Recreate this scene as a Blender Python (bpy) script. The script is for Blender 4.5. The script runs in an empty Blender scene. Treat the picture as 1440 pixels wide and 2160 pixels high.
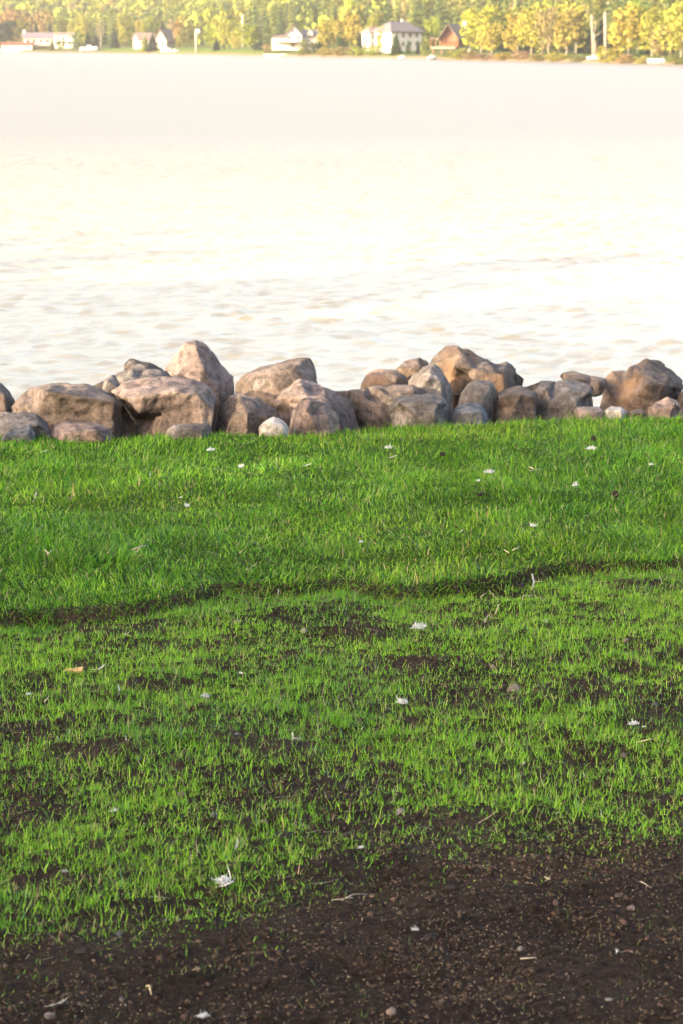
import bpy, bmesh, math, random
import numpy as np
from mathutils import Vector, Matrix
from mathutils.geometry import delaunay_2d_cdt

# ------------------------------------------------------------------ scene, camera, sky, sun, exposure
sc = bpy.context.scene
COL = sc.collection
R = math.radians
W0, H0, F = 1440.0, 2160.0, 5000.0          # photograph size and focal length in its pixels
CAMZ = 1.6
PITCH = math.atan(994.0 / F)
WATER_Z = -1.6
camd = bpy.data.cameras.new('camera')
cam = bpy.data.objects.new('camera', camd); COL.objects.link(cam); sc.camera = cam
cam.location = (0, 0, CAMZ); cam.rotation_euler = (math.pi/2 - PITCH, 0, 0)
camd.sensor_fit = 'VERTICAL'; camd.sensor_height = 36.0; camd.lens = 36.0 * F / H0
camd.clip_start = 0.1; camd.clip_end = 6000
camd.dof.use_dof = True; camd.dof.focus_distance = 7.0; camd.dof.aperture_fstop = 11.0

SUN_EL, SUN_ROT = R(13), R(-126)
world = bpy.data.worlds.new("World"); sc.world = world; world.use_nodes = True
wn = world.node_tree; sky = wn.nodes.new('ShaderNodeTexSky'); sky.sky_type = 'NISHITA'
sky.sun_disc = False; sky.sun_elevation = SUN_EL; sky.sun_rotation = SUN_ROT
sky.air_density = 0.8; sky.dust_density = 5.0; sky.ozone_density = 0.3
wn.links.new(sky.outputs[0], wn.nodes['Background'].inputs[0])
wn.nodes['Background'].inputs[1].default_value = 0.12
sund = bpy.data.lights.new('sun', 'SUN'); sund.energy = 2.2; sund.angle = R(0.5); sund.color = (1.0, 0.85, 0.60)
sun = bpy.data.objects.new('sun', sund); COL.objects.link(sun)
TO_SUN = Vector((math.sin(SUN_ROT)*math.cos(SUN_EL), math.cos(SUN_ROT)*math.cos(SUN_EL), math.sin(SUN_EL)))
sun.rotation_euler = TO_SUN.to_track_quat('Z', 'Y').to_euler()
vs = sc.view_settings
vs.view_transform = 'Standard'; vs.look = 'None'; vs.gamma = 1.0; vs.use_curve_mapping = False
vs.exposure = 3.0
sc.cycles.max_bounces = 6; sc.cycles.diffuse_bounces = 3; sc.cycles.glossy_bounces = 3
sc.cycles.transmission_bounces = 4; sc.cycles.volume_bounces = 0; sc.cycles.transparent_max_bounces = 4
sc.cycles.use_adaptive_sampling = True; sc.cycles.adaptive_threshold = 0.01
sc.cycles.caustics_reflective = False; sc.cycles.caustics_refractive = False

rng = np.random.default_rng(7)
random.seed(7)

# ------------------------------------------------------------------ pixel -> place helpers (used once to measure the place)
CP, SP = math.cos(PITCH), math.sin(PITCH)
def ray(px, py):
    u = (px - W0/2)/F; v = (H0/2 - py)/F
    return u, CP + v*SP, -SP + v*CP
def on_z(px, py, z=0.0):
    dx, dy, dz = ray(px, py); t = (z - CAMZ)/dz
    return dx*t, dy*t
def on_y(px, py, Y):
    dx, dy, dz = ray(px, py); t = Y/dy
    return dx*t, Y, CAMZ + dz*t

# ------------------------------------------------------------------ noise
def _h(ix, iy, iz, seed):
    n = (ix.astype(np.int64)*374761393 + iy.astype(np.int64)*668265263 + iz.astype(np.int64)*2147483647 + seed*1274126177) & 0xffffffff
    n = ((n ^ (n >> 13))*1274126177) & 0xffffffff
    n = ((n ^ (n >> 16))*2246822519) & 0xffffffff
    return ((n ^ (n >> 15)) & 0xffff)/32767.5 - 1.0
def vn3(x, y, z, seed=0):
    x, y, z = np.broadcast_arrays(np.asarray(x, float), np.asarray(y, float), np.asarray(z, float))
    ix, iy, iz = np.floor(x), np.floor(y), np.floor(z)
    fx, fy, fz = x-ix, y-iy, z-iz
    fx, fy, fz = [t*t*(3-2*t) for t in (fx, fy, fz)]
    r = 0
    for a in (0, 1):
        for b in (0, 1):
            for c in (0, 1):
                r = r + _h(ix+a, iy+b, iz+c, seed)*(fx if a else 1-fx)*(fy if b else 1-fy)*(fz if c else 1-fz)
    return r
def vn2(x, y, seed=0):
    x, y = np.broadcast_arrays(np.asarray(x, float), np.asarray(y, float))
    ix, iy = np.floor(x), np.floor(y); fx, fy = x-ix, y-iy
    fx, fy = fx*fx*(3-2*fx), fy*fy*(3-2*fy); z = np.zeros_like(ix); r = 0
    for a in (0, 1):
        for b in (0, 1):
            r = r + _h(ix+a, iy+b, z, seed)*(fx if a else 1-fx)*(fy if b else 1-fy)
    return r
def fbm2(x, y, oct=4, seed=0):
    r = 0; a = 1.0; s = 0
    for i in range(oct):
        r = r + a*vn2(x*2**i + 17.3*i, y*2**i - 9.1*i, seed+i); s += a; a *= .5
    return r/s
def fbm3(x, y, z, oct=4, seed=0):
    r = 0; a = 1.0; s = 0
    for i in range(oct):
        r = r + a*vn3(x*2**i + 7.3*i, y*2**i, z*2**i, seed+i); s += a; a *= .5
    return r/s
def sstep(a, b, x):
    t = np.clip((np.asarray(x, float)-a)/(b-a), 0, 1); return t*t*(3-2*t)

# ------------------------------------------------------------------ mesh helpers
def mesh_np(name, V, tris=None, quads=None, col=None, smooth=False):
    me = bpy.data.meshes.new(name)
    V = np.asarray(V, np.float32); me.vertices.add(len(V)); me.vertices.foreach_set('co', V.ravel())
    li = []; st = []; n = 0
    if quads is not None and len(quads):
        q = np.asarray(quads, np.int32); li.append(q.ravel()); st.append(np.arange(len(q))*4); n = q.size
    if tris is not None and len(tris):
        t = np.asarray(tris, np.int32); li.append(t.ravel()); st.append(n + np.arange(len(t))*3)
    li = np.concatenate(li).astype(np.int32); st = np.concatenate(st).astype(np.int32)
    me.loops.add(len(li)); me.loops.foreach_set('vertex_index', li)
    me.polygons.add(len(st)); me.polygons.foreach_set('loop_start', st)
    if smooth: me.polygons.foreach_set('use_smooth', np.ones(len(st), bool))
    me.update(calc_edges=True)
    if col is not None:
        c = np.ones((len(V), 4), np.float32); c[:, :3] = col
        at = me.color_attributes.new('col', 'FLOAT_COLOR', 'POINT'); at.data.foreach_set('color', c.ravel())
    return me
def link(name, me, mat=None, parent=None):
    o = bpy.data.objects.new(name, me); COL.objects.link(o)
    if mat is not None and me is not None and not me.materials: me.materials.append(mat)
    if parent is not None: o.parent = parent
    return o
def tag(o, label=None, cat=None, group=None, kind=None):
    if label: o['label'] = label
    if cat: o['category'] = cat
    if group: o['group'] = group
    if kind: o['kind'] = kind
    return o
def empty(name, loc, rz=0.0):
    o = bpy.data.objects.new(name, None); COL.objects.link(o); o.location = loc; o.rotation_euler = (0, 0, rz)
    o.empty_display_size = .1
    return o
class MB:
    """collects shapes for one mesh"""
    def __init__(s): s.V = []; s.Fc = []
    def add(s, vs, fs):
        b = len(s.V); s.V += [tuple(v) for v in vs]; s.Fc += [tuple(i+b for i in f) for f in fs]
    def box(s, x0, x1, y0, y1, z0, z1):
        s.add([(x, y, z) for z in (z0, z1) for y in (y0, y1) for x in (x0, x1)],
              [(0,2,3,1), (4,5,7,6), (0,1,5,4), (2,6,7,3), (0,4,6,2), (1,3,7,5)])
    def tube(s, pts, rad, n=8, cap=True):
        pts = [Vector(p) for p in pts]; rings = []
        for i, p in enumerate(pts):
            d = (pts[min(i+1, len(pts)-1)] - pts[max(i-1, 0)]).normalized()
            a = d.orthogonal().normalized(); b = d.cross(a)
            if i and (a.dot(pa) < 0): pass
            if i:
                a = (pa - d*pa.dot(d)).normalized(); b = d.cross(a)
            pa = a
            r = rad[i] if hasattr(rad, '__len__') else rad
            rings.append([p + (a*math.cos(t) + b*math.sin(t))*r for t in [2*math.pi*k/n for k in range(n)]])
        vs = [v for rg in rings for v in rg]; fs = []
        for i in range(len(rings)-1):
            for k in range(n):
                k2 = (k+1) % n; fs.append((i*n+k, i*n+k2, (i+1)*n+k2, (i+1)*n+k))
        if cap: fs.append(tuple(range(n))[::-1]); fs.append(tuple((len(rings)-1)*n + k for k in range(n)))
        s.add(vs, fs)
    def mesh(s, name, smooth=False):
        me = bpy.data.meshes.new(name); me.from_pydata(s.V, [], s.Fc); me.update()
        if smooth: me.polygons.foreach_set('use_smooth', [True]*len(me.polygons))
        return me
    def build(s, name, mat, parent=None, smooth=False):
        return link(name, s.mesh(name, smooth), mat, parent)

# ------------------------------------------------------------------ materials
def newmat(name):
    m = bpy.data.materials.new(name); m.use_nodes = True
    nt = m.node_tree; return m, nt, nt.nodes, nt.links, nt.nodes['Principled BSDF']
def ramp(N, stops):
    r = N.new('ShaderNodeValToRGB'); e = r.color_ramp.elements
    while len(e) > 1: e.remove(e[-1])
    e[0].position, e[0].color = stops[0][0], (*stops[0][1], 1)
    for p, c in stops[1:]:
        x = e.new(p); x.color = (*c, 1)
    return r
def noise(N, L, vec, scale, detail=6, rough=.6):
    n = N.new('ShaderNodeTexNoise'); n.inputs['Scale'].default_value = scale; n.inputs['Detail'].default_value = detail
    n.inputs['Roughness'].default_value = rough
    if vec is not None: L.new(vec, n.inputs['Vector'])
    return n
def mixc(N, L, a, b, fac, mode='MIX'):
    m = N.new('ShaderNodeMix'); m.data_type = 'RGBA'; m.blend_type = mode
    for sock, v in ((m.inputs[6], a), (m.inputs[7], b), (m.inputs[0], fac)):
        if hasattr(v, 'links'): L.new(v, sock)
        else: sock.default_value = (*v, 1) if isinstance(v, tuple) else v
    return m.outputs[2]
def bump(N, L, h, strength, dist, prev=None):
    b = N.new('ShaderNodeBump'); b.inputs['Strength'].default_value = strength; b.inputs['Distance'].default_value = dist
    L.new(h, b.inputs['Height'])
    if prev is not None: L.new(prev, b.inputs['Normal'])
    return b.outputs[0]
def plain(name, c, rough=.7, var=.15, scale=6.0, spec=.3, bstr=.2, bdist=.01):
    m, nt, N, L, P = newmat(name)
    tc = N.new('ShaderNodeTexCoord').outputs['Object']
    n = noise(N, L, tc, scale)
    lo = tuple(v*(1-var) for v in c); hi = tuple(min(1, v*(1+var)) for v in c)
    r = ramp(N, [(.3, lo), (.7, hi)]); L.new(n.outputs[0], r.inputs[0]); L.new(r.outputs[0], P.inputs['Base Color'])
    P.inputs['Roughness'].default_value = rough; P.inputs['Specular IOR Level'].default_value = spec
    if bstr: L.new(bump(N, L, n.outputs[0], bstr, bdist), P.inputs['Normal'])
    return m

def leafmat(name, transl=.35, rough=.5, spec=.35):
    """foliage: own colour from the mesh attribute times the object's own colour, thin and slightly translucent"""
    m, nt, N, L, P = newmat(name)
    at = N.new('ShaderNodeAttribute'); at.attribute_name = 'col'
    oi = N.new('ShaderNodeObjectInfo')
    c = mixc(N, L, at.outputs['Color'], oi.outputs['Color'], 1.0, 'MULTIPLY')
    L.new(c, P.inputs['Base Color']); P.inputs['Roughness'].default_value = rough
    P.inputs['Specular IOR Level'].default_value = spec
    T = N.new('ShaderNodeBsdfTranslucent'); L.new(c, T.inputs[0])
    mx = N.new('ShaderNodeMixShader'); mx.inputs[0].default_value = transl
    L.new(P.outputs[0], mx.inputs[1]); L.new(T.outputs[0], mx.inputs[2])
    L.new(mx.outputs[0], N['Material Output'].inputs[0])
    return m
M = {}
M['blade'] = leafmat('grass_blade', .32, .5, .12)
M['leaf'] = leafmat('tree_leaf', .2, .7, .08)

# soil
m, nt, N, L, P = newmat('soil'); M['soil'] = m
tc = N.new('ShaderNodeTexCoord').outputs['Object']
n1 = noise(N, L, tc, 3.0, 8, .65); n2 = noise(N, L, tc, 60, 6, .7); n3 = noise(N, L, tc, 240, 4, .7)
r1 = ramp(N, [(.3, (.042, .029, .022)), (.55, (.074, .052, .040)), (.75, (.120, .088, .068))]); L.new(n1.outputs[0], r1.inputs[0])
r2 = ramp(N, [(.32, (.34, .32, .31)), (.55, (1, 1, 1)), (.75, (1.7, 1.6, 1.5))]); L.new(n2.outputs[0], r2.inputs[0])
at = N.new('ShaderNodeAttribute'); at.attribute_name = 'col'; sp = N.new('ShaderNodeSeparateColor'); L.new(at.outputs['Color'], sp.inputs[0])
base = mixc(N, L, r1.outputs[0], (.062, .110, .016), sp.outputs[0])                       # mossy thatch at the foot of the old turf
L.new(mixc(N, L, base, r2.outputs[0], 1.0, 'MULTIPLY'), P.inputs['Base Color'])
P.inputs['Roughness'].default_value = .95; P.inputs['Specular IOR Level'].default_value = .06
b = bump(N, L, n2.outputs[0], .9, .02); b = bump(N, L, n3.outputs[0], .7, .005, b); L.new(b, P.inputs['Normal'])
# crumbs of soil
m, nt, N, L, P = newmat('soil_crumb'); M['crumb'] = m
at = N.new('ShaderNodeAttribute'); at.attribute_name = 'col'
tc = N.new('ShaderNodeTexCoord').outputs['Object']; n2 = noise(N, L, tc, 160, 5, .7)
r2 = ramp(N, [(.3, (.6, .58, .56)), (.7, (1.35, 1.3, 1.25))]); L.new(n2.outputs[0], r2.inputs[0])
L.new(mixc(N, L, at.outputs['Color'], r2.outputs[0], 1.0, 'MULTIPLY'), P.inputs['Base Color'])
P.inputs['Roughness'].default_value = .95; P.inputs['Specular IOR Level'].default_value = .06
L.new(bump(N, L, n2.outputs[0], .8, .004), P.inputs['Normal'])
# rough lying bits with a colour attribute (seeds, straw)
m, nt, N, L, P = newmat('dry_bits'); M['bits'] = m
at = N.new('ShaderNodeAttribute'); at.attribute_name = 'col'; L.new(at.outputs['Color'], P.inputs['Base Color'])
P.inputs['Roughness'].default_value = .55; P.inputs['Specular IOR Level'].default_value = .4

def rockmat(name, c1, c2, c3, speck=(.10, .085, .075), rust=None):
    m, nt, N, L, P = newmat(name)
    tc0 = N.new('ShaderNodeTexCoord').outputs['Object']
    oi = N.new('ShaderNodeObjectInfo'); ad = N.new('ShaderNodeVectorMath'); ad.operation = 'ADD'
    cb = N.new('ShaderNodeCombineXYZ')
    mu = N.new('ShaderNodeMath'); mu.operation = 'MULTIPLY'; mu.inputs[1].default_value = 37.0
    L.new(oi.outputs['Random'], mu.inputs[0]); L.new(mu.outputs[0], cb.inputs[0]); L.new(mu.outputs[0], cb.inputs[2])
    L.new(tc0, ad.inputs[0]); L.new(cb.outputs[0], ad.inputs[1]); tc = ad.outputs[0]
    n1 = noise(N, L, tc, 5.0, 7, .62); n2 = noise(N, L, tc, 28, 7, .7); n3 = noise(N, L, tc, 110, 4, .7)
    r1 = ramp(N, [(.28, c1), (.48, c2), (.7, c3)]); L.new(n1.outputs[0], r1.inputs[0])
    r2 = ramp(N, [(.30, (.36, .34, .33)), (.5, (1, 1, 1)), (.70, (1.6, 1.54, 1.5))]); L.new(n2.outputs[0], r2.inputs[0])
    c = mixc(N, L, r1.outputs[0], r2.outputs[0], 1.0, 'MULTIPLY')
    r3 = ramp(N, [(.60, (0, 0, 0)), (.68, (1, 1, 1))]); L.new(n3.outputs[0], r3.inputs[0])
    c = mixc(N, L, c, speck, r3.outputs[0])
    n6 = noise(N, L, tc, 13, 6, .7); r6 = ramp(N, [(.32, (.62, .60, .60)), (.5, (1, 1, 1)), (.68, (1.22, 1.2, 1.18))]); L.new(n6.outputs[0], r6.inputs[0])
    c = mixc(N, L, c, r6.outputs[0], 1.0, 'MULTIPLY')
    # pale lichen blooms
    n4 = noise(N, L, tc, 11, 5, .75); r4 = ramp(N, [(.60, (0, 0, 0)), (.72, (.55, .55, .55))]); L.new(n4.outputs[0], r4.inputs[0])
    c = mixc(N, L, c, (.42, .38, .34), r4.outputs[0])
    if rust:  # orange patches, used both for rusty stones and for painted sunlight
        n5 = noise(N, L, tc, 3.2, 5, .6); r5 = ramp(N, [(.50, (0, 0, 0)), (.66, (.8, .8, .8))]); L.new(n5.outputs[0], r5.inputs[0])
        c = mixc(N, L, c, rust, r5.outputs[0])
    # vein-like cracks
    v = N.new('ShaderNodeTexVoronoi'); v.feature = 'DISTANCE_TO_EDGE'; v.inputs['Scale'].default_value = 4.5
    wn_ = N.new('ShaderNodeVectorMath'); wn_.operation = 'MULTIPLY_ADD'
    L.new(n1.outputs['Color'], wn_.inputs[0]); wn_.inputs[1].default_value = (.35, .35, .35); L.new(tc, wn_.inputs[2]); L.new(wn_.outputs[0], v.inputs['Vector'])
    rv = ramp(N, [(.0, (0, 0, 0)), (.02, (1, 1, 1))]); L.new(v.outputs['Distance'], rv.inputs[0])
    L.new(c, P.inputs['Base Color'])
    P.inputs['Roughness'].default_value = .8; P.inputs['Specular IOR Level'].default_value = .3
    bb = bump(N, L, n1.outputs[0], .6, .05); bb = bump(N, L, n6.outputs[0], .7, .03, bb); bb = bump(N, L, n2.outputs[0], 1.0, .026, bb); bb = bump(N, L, n3.outputs[0], .8, .007, bb)
    bb = bump(N, L, rv.outputs[0], .35, .008, bb); L.new(bb, P.inputs['Normal'])
    return m
M['rock_pink'] = rockmat('rock_pink', (.090, .064, .054), (.185, .133, .112), (.36, .27, .232))
M['rock_brown'] = rockmat('rock_brown', (.062, .045, .036), (.122, .089, .071), (.25, .19, .158))
M['rock_grey'] = rockmat('rock_grey', (.074, .061, .054), (.148, .124, .109), (.285, .245, .22))
M['rock_blue'] = rockmat('rock_blue', (.055, .056, .062), (.105, .105, .112), (.20, .195, .195))
M['rock_tan'] = rockmat('rock_tan', (.15, .115, .09), (.24, .19, .155), (.33, .27, .22))
M['rock_pale'] = rockmat('rock_pale', (.30, .26, .22), (.45, .39, .34), (.56, .50, .44))
M['rock_rust_sun'] = rockmat('rock_rust_sun', (.062, .047, .039), (.118, .088, .071), (.21, .16, .132), rust=(.24, .135, .075))  # rust of small stones; on the large boulder it stands in for sunlight
M['rock_orange_sun'] = rockmat('rock_orange_sun', (.085, .063, .051), (.155, .114, .090), (.25, .185, .148), rust=(.32, .185, .10))  # own orange of small stones; on boulder tops it paints warm sun

# lake water
m, nt, N, L, P = newmat('water'); M['water'] = m
sx = N.new('ShaderNodeSeparateXYZ'); L.new(N.new('ShaderNodeTexCoord').outputs['Object'], sx.inputs[0])
mr = N.new('ShaderNodeMapRange'); mr.inputs[1].default_value = 20; mr.inputs[2].default_value = 55; mr.inputs[3].default_value = .20; mr.inputs[4].default_value = .37
mc = N.new('ShaderNodeMapRange'); mc.inputs[1].default_value = 22; mc.inputs[2].default_value = 85; L.new(sx.outputs[1], mc.inputs[0])
L.new(mixc(N, L, (.40, .335, .22), (.205, .170, .118), mc.outputs[0]), P.inputs['Base Color'])      # silty shallows, lightened to make up for dim sky reflection; darker far out
L.new(sx.outputs[1], mr.inputs[0]); L.new(mr.outputs[0], P.inputs['Roughness'])      # wind-ruffled farther out
P.inputs['IOR'].default_value = 1.333; P.inputs['Specular IOR Level'].default_value = .5
tc = N.new('ShaderNodeTexCoord').outputs['Object']
mp = N.new('ShaderNodeMapping'); mp.inputs['Scale'].default_value = (.75, 1.5, 1); mp.inputs['Rotation'].default_value = (0, 0, .12); L.new(tc, mp.inputs['Vector'])
n1 = noise(N, L, mp.outputs[0], 1.5, 3, .55); n2 = noise(N, L, mp.outputs[0], 6.0, 3, .5)
bb = bump(N, L, n1.outputs[0], .6, .05); bb = bump(N, L, n2.outputs[0], .6, .022, bb); L.new(bb, P.inputs['Normal'])

# ------------------------------------------------------------------ near ground
edge_px = [(-400, 935), (0, 920), (120, 918), (300, 912), (440, 905), (600, 905), (700, 893), (780, 884), (900, 886), (1000, 882), (1130, 872), (1250, 867), (1350, 866), (1440, 864), (1850, 850)]
EX, EY = zip(*[on_z(x, y+6, .05) for x, y in edge_px])
sod_px = [(-500, 1345), (0, 1322), (150, 1308), (300, 1296), (450, 1262), (600, 1254), (720, 1247), (850, 1256), (1000, 1250), (1100, 1230), (1200, 1212), (1300, 1205), (1440, 1200), (1900, 1180)]
SX, SY = zip(*[on_z(x, y, 0.0) for x, y in sod_px])
bare_px = [(-500, 2030), (0, 2010), (150, 1985), (300, 1965), (430, 1960), (560, 1915), (700, 1865), (780, 1830), (900, 1790), (1100, 1768), (1250, 1765), (1440, 1750), (1900, 1735)]
BX, BY = zip(*[on_z(x, y, 0.0) for x, y in bare_px])
def edge_y(x): return np.interp(x, EX, EY)
def sod_y(x): return np.interp(x, SX, SY) + .035*vn2(np.asarray(x)*7, 0*np.asarray(x), 5) + .02*vn2(np.asarray(x)*23, 0*np.asarray(x)+3, 6)
def bare_y(x): return np.interp(x, BX, BY) + .05*vn2(np.asarray(x)*9, 0*np.asarray(x), 8)
def ground_z(x, y, fine=True):
    x = np.asarray(x, float); y = np.asarray(y, float)
    s = sstep(-.015, .05, y - sod_y(x))
    z = (.025 + .018*vn2(x*2.3, 0*x, 15))*s
    z = z + (.012*fbm2(x*1.7, y*1.7, 3, 11) + .010*vn2(x*.8, y*3.0, 12))*sstep(0, .4, y-sod_y(x)) \
          + .012*fbm2(x*2.6, y*2.6, 3, 21)*(1-s)
    z = z - .012*(1-s)*sstep(-.20, -.02, y-sod_y(x))            # hollow in front of the sod edge
    if fine:
        bare = 1 - s
        z = z + bare*(.016*fbm2(x*8, y*8, 3, 31) + .014*np.abs(fbm2(x*24, y*24, 2, 41)))
    d = y - edge_y(x)                                            # the bank behind the lawn edge
    z = z - .10*sstep(0, .35, d) - .42*np.clip(d-.2, 0, 6) + .05*fbm2(x*3, y*3, 3, 51)*sstep(0, .5, d)
    back = np.clip(-y - 6, 0, 60)                                # land rises a little behind
    return z + .012*back
xs = np.concatenate([-np.geomspace(90, 2.25, 26), np.arange(-2.2, 2.2, .018), np.geomspace(2.25, 90, 26)])
ys = np.concatenate([np.linspace(-80, 2.0, 30), np.linspace(2.3, 3.4, 8), np.arange(3.45, 7.3, .017), np.arange(7.3, 12.0, .04), np.linspace(12.1, 16, 20)])
GX, GY = np.meshgrid(xs, ys); GZ = ground_z(GX, GY)
nx, ny = len(xs), len(ys); I = np.arange(nx*ny).reshape(ny, nx)
q = np.stack([I[:-1, :-1], I[:-1, 1:], I[1:, 1:], I[1:, :-1]], -1).reshape(-1, 4)
thm = (sstep(.02, .10, GY - sod_y(GX))*sstep(.05, -.05, GY - edge_y(GX) - .1)).reshape(-1, 1)*np.array([[1.0, 0, 0]])
ground = link('ground', mesh_np('ground', np.stack([GX, GY, GZ], -1).reshape(-1, 3), quads=q, col=thm, smooth=True), M['soil'])
tag(ground, 'dark brown seeded soil under the lawn', kind='structure')

# ------------------------------------------------------------------ lake
def wave_z(x, y):
    r = np.random.default_rng(3); z = 0
    wx = .55*fbm2(x*.5, y*.5, 2, 61); wy = .55*fbm2(x*.5+9, y*.5, 2, 62)
    for lam, amp, n in ((2.4, .003, 5), (1.0, .0050, 8), (.46, .0105, 10), (.25, .0080, 10)):
        for k in range(n):
            a = math.pi/2 + r.normal(0.12, .62); kk = 2*math.pi/(lam*r.uniform(.75, 1.3))
            ph = kk*(math.cos(a)*(x+wx) + math.sin(a)*(y+wy)) + r.uniform(0, 6.28)
            z = z + amp/math.sqrt(n)*1.25*np.sin(ph + .5*np.sin(ph))
    return z*(.92 + .35*fbm2(x*.22, y*.22, 2, 63))
wx = np.concatenate([-np.geomspace(900, 14.3, 26), np.arange(-14, 14, .115), np.geomspace(14.3, 900, 26)])
wy = np.concatenate([np.linspace(11.0, 13.9, 8), np.arange(14, 50, .105), np.arange(50, 93, .16), np.geomspace(93.3, 1400, 50)])
AX, AY = np.meshgrid(wx, wy)
fade = (1-sstep(58, 92, AY))*(1-sstep(12, 14, np.abs(AX)))
AZ = WATER_Z + wave_z(AX, AY)*fade
I = np.arange(AX.size).reshape(AX.shape)
q = np.stack([I[:-1, :-1], I[:-1, 1:], I[1:, 1:], I[1:, :-1]], -1).reshape(-1, 4)
water = link('lake_water', mesh_np('lake_water', np.stack([AX, AY, AZ], -1).reshape(-1, 3), quads=q, smooth=True), M['water'])
tag(water, 'bright rippled lake reflecting the pale sky', kind='structure')

# ------------------------------------------------------------------ far shore and hills
shore_px = [(0, 110.5), (300, 113.5), (480, 117), (620, 119.5), (820, 123), (960, 126.5), (1200, 130.5), (1440, 136)]
SHX, SHY = zip(*[on_z(x, y, WATER_Z) for x, y in shore_px])
SHX = (-900, -300, -140) + SHX + (75, 160, 900); SHY = (900, 830, 705) + SHY + (262, 235, 210)
def shore_y(x): return np.interp(x, SHX, SHY)
def far_z(x, y):
    s = np.asarray(y, float) - shore_y(x)
    z = WATER_Z - .15 + .02*np.minimum(s, 0) + 1.25*(1-np.exp(-np.maximum(s, 0)/9)) + .010*np.maximum(s, 0)
    h = np.maximum(s-110, 0)
    z = z + .060*h*sstep(0, 120, h) - .045*np.maximum(h-520, 0)
    return z + 1.6*fbm2(np.asarray(x)/60, np.asarray(y)/60, 3, 71)*sstep(40, 200, s) + .25*fbm2(np.asarray(x)/6, np.asarray(y)/6, 2, 72)*sstep(2, 14, s)
fx = np.concatenate([np.linspace(-900, -210, 16), np.arange(-200, 140, 4.0), np.linspace(150, 900, 16)])
fs = np.concatenate([[-20, -4, -1, 0], np.arange(1, 30, 1.5), np.arange(30, 160, 6), np.geomspace(165, 1500, 40)])
FX, FS = np.meshgrid(fx, fs); FY = FS + shore_y(FX); FZ = far_z(FX, FY)
I = np.arange(FX.size).reshape(FX.shape)
q = np.stack([I[:-1, :-1], I[:-1, 1:], I[1:, 1:], I[1:, :-1]], -1).reshape(-1, 4)
m, nt, N, L, P = newmat('far_land'); M['far_land'] = m
tc = N.new('ShaderNodeTexCoord').outputs['Object']
at = N.new('ShaderNodeAttribute'); at.attribute_name = 'col'
n1 = noise(N, L, tc, .12, 5, .6); n2 = noise(N, L, tc, 1.2, 4, .6)
r1 = ramp(N, [(.35, (.035, .050, .012)), (.55, (.07, .085, .018)), (.72, (.10, .08, .035))]); L.new(n1.outputs[0], r1.inputs[0])
r2 = ramp(N, [(.3, (.7, .7, .7)), (.7, (1.2, 1.2, 1.2))]); L.new(n2.outputs[0], r2.inputs[0])
c = mixc(N, L, r1.outputs[0], r2.outputs[0], 1.0, 'MULTIPLY')
sp = N.new('ShaderNodeSeparateColor'); L.new(at.outputs['Color'], sp.inputs[0])
c = mixc(N, L, c, (.20, .13, .09), sp.outputs[0]); c = mixc(N, L, c, (.09, .12, .018), sp.outputs[1]); L.new(c, P.inputs['Base Color'])
P.inputs['Roughness'].default_value = .9; P.inputs['Specular IOR Level'].default_value = .1
beach = 1 - sstep(1.5, 7, FS + 1.5*fbm2(FX/9, FY/9, 2, 5))
cx = np.stack([beach, (1-beach)*sstep(2, 8, FS)*(1-sstep(40, 60, FS))*((FX > -62) & (FX < -12)), 0*beach], -1).reshape(-1, 3)
far_shore = link('far_shore', mesh_np('far_shore', np.stack([FX, FY, FZ], -1).reshape(-1, 3), quads=q, col=cx, smooth=True), M['far_land'])
tag(far_shore, 'far lake shore rising into wooded hills', kind='structure')
def far_pos(px, back):
    """a place on the far shore seen at column px, `back` metres behind its waterline"""
    y = 450.0
    for _ in range(30):
        x = (px-720)/F*y/(CP) * (CP*CP + SP*SP)          # column direction at eye level
        y = .5*y + .5*(float(shore_y(x)) + back)
    x = (px-720)/F*y
    return x, y, float(far_z(x, y))
def m_per_px(y): return y/F

# ------------------------------------------------------------------ trees: crown and trunk makers
def leaf_quads(P, size, r, flat=0.0):
    n = len(P)
    a = r.normal(size=(n, 3)); a /= np.linalg.norm(a, axis=1)[:, None]
    b = r.normal(size=(n, 3)); b -= (a*b).sum(1)[:, None]*a; b /= np.linalg.norm(b, axis=1)[:, None]
    s = (size*r.uniform(.6, 1.3, n))[:, None]
    V = np.stack([P - a*s - b*s*.55, P + a*s*.2 - b*s*.7, P + a*s + b*s*.1, P - a*s*.1 + b*s*.7], 1).reshape(-1, 3)
    return V, np.arange(4*n).reshape(n, 4)
def broad_crown(seed, n=1700, size=.032, lobes=13, low=.14, narrow=1.0):
    """unit crown: height 1 (trunk foot at 0), width about 1"""
    r = np.random.default_rng(seed); Ps = []; tone = []
    for k in range(lobes):
        t = (k+.5)/lobes; z = low + .12 + (0.86-low-.12)*t
        rad = .30*math.sin(math.pi*min(1, (z-low)/(1.05-low)))**.6*narrow
        ang = k*2.4 + r.uniform(-.5, .5); cx, cy = rad*math.cos(ang)*r.uniform(.4, 1), rad*math.sin(ang)*r.uniform(.4, 1)
        lr = r.uniform(.09, .25)*(1.15-.4*t)*narrow**.5
        m = n//lobes
        d = r.normal(size=(m, 3)); d /= np.linalg.norm(d, axis=1)[:, None]
        p = d*(lr*r.uniform(.45, 1.05, m)**.6)[:, None]; p[:, 2] *= .85
        Ps.append(p + np.array([cx, cy, z])); tone.append(np.full(m, r.uniform(.8, 1.2)))
    Ps = np.concatenate(Ps); tone = np.concatenate(tone)*r.uniform(.75, 1.25, len(Ps))
    V, q = leaf_quads(Ps, size, r)
    c = np.repeat(tone, 4)[:, None]*np.array([1, 1, 1.0]) * (1 + np.repeat(r.normal(0, .06, len(Ps)), 4)[:, None]*np.array([1, 0, -1]))
    return V, q, np.clip(c, .3, 1.6)
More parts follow.
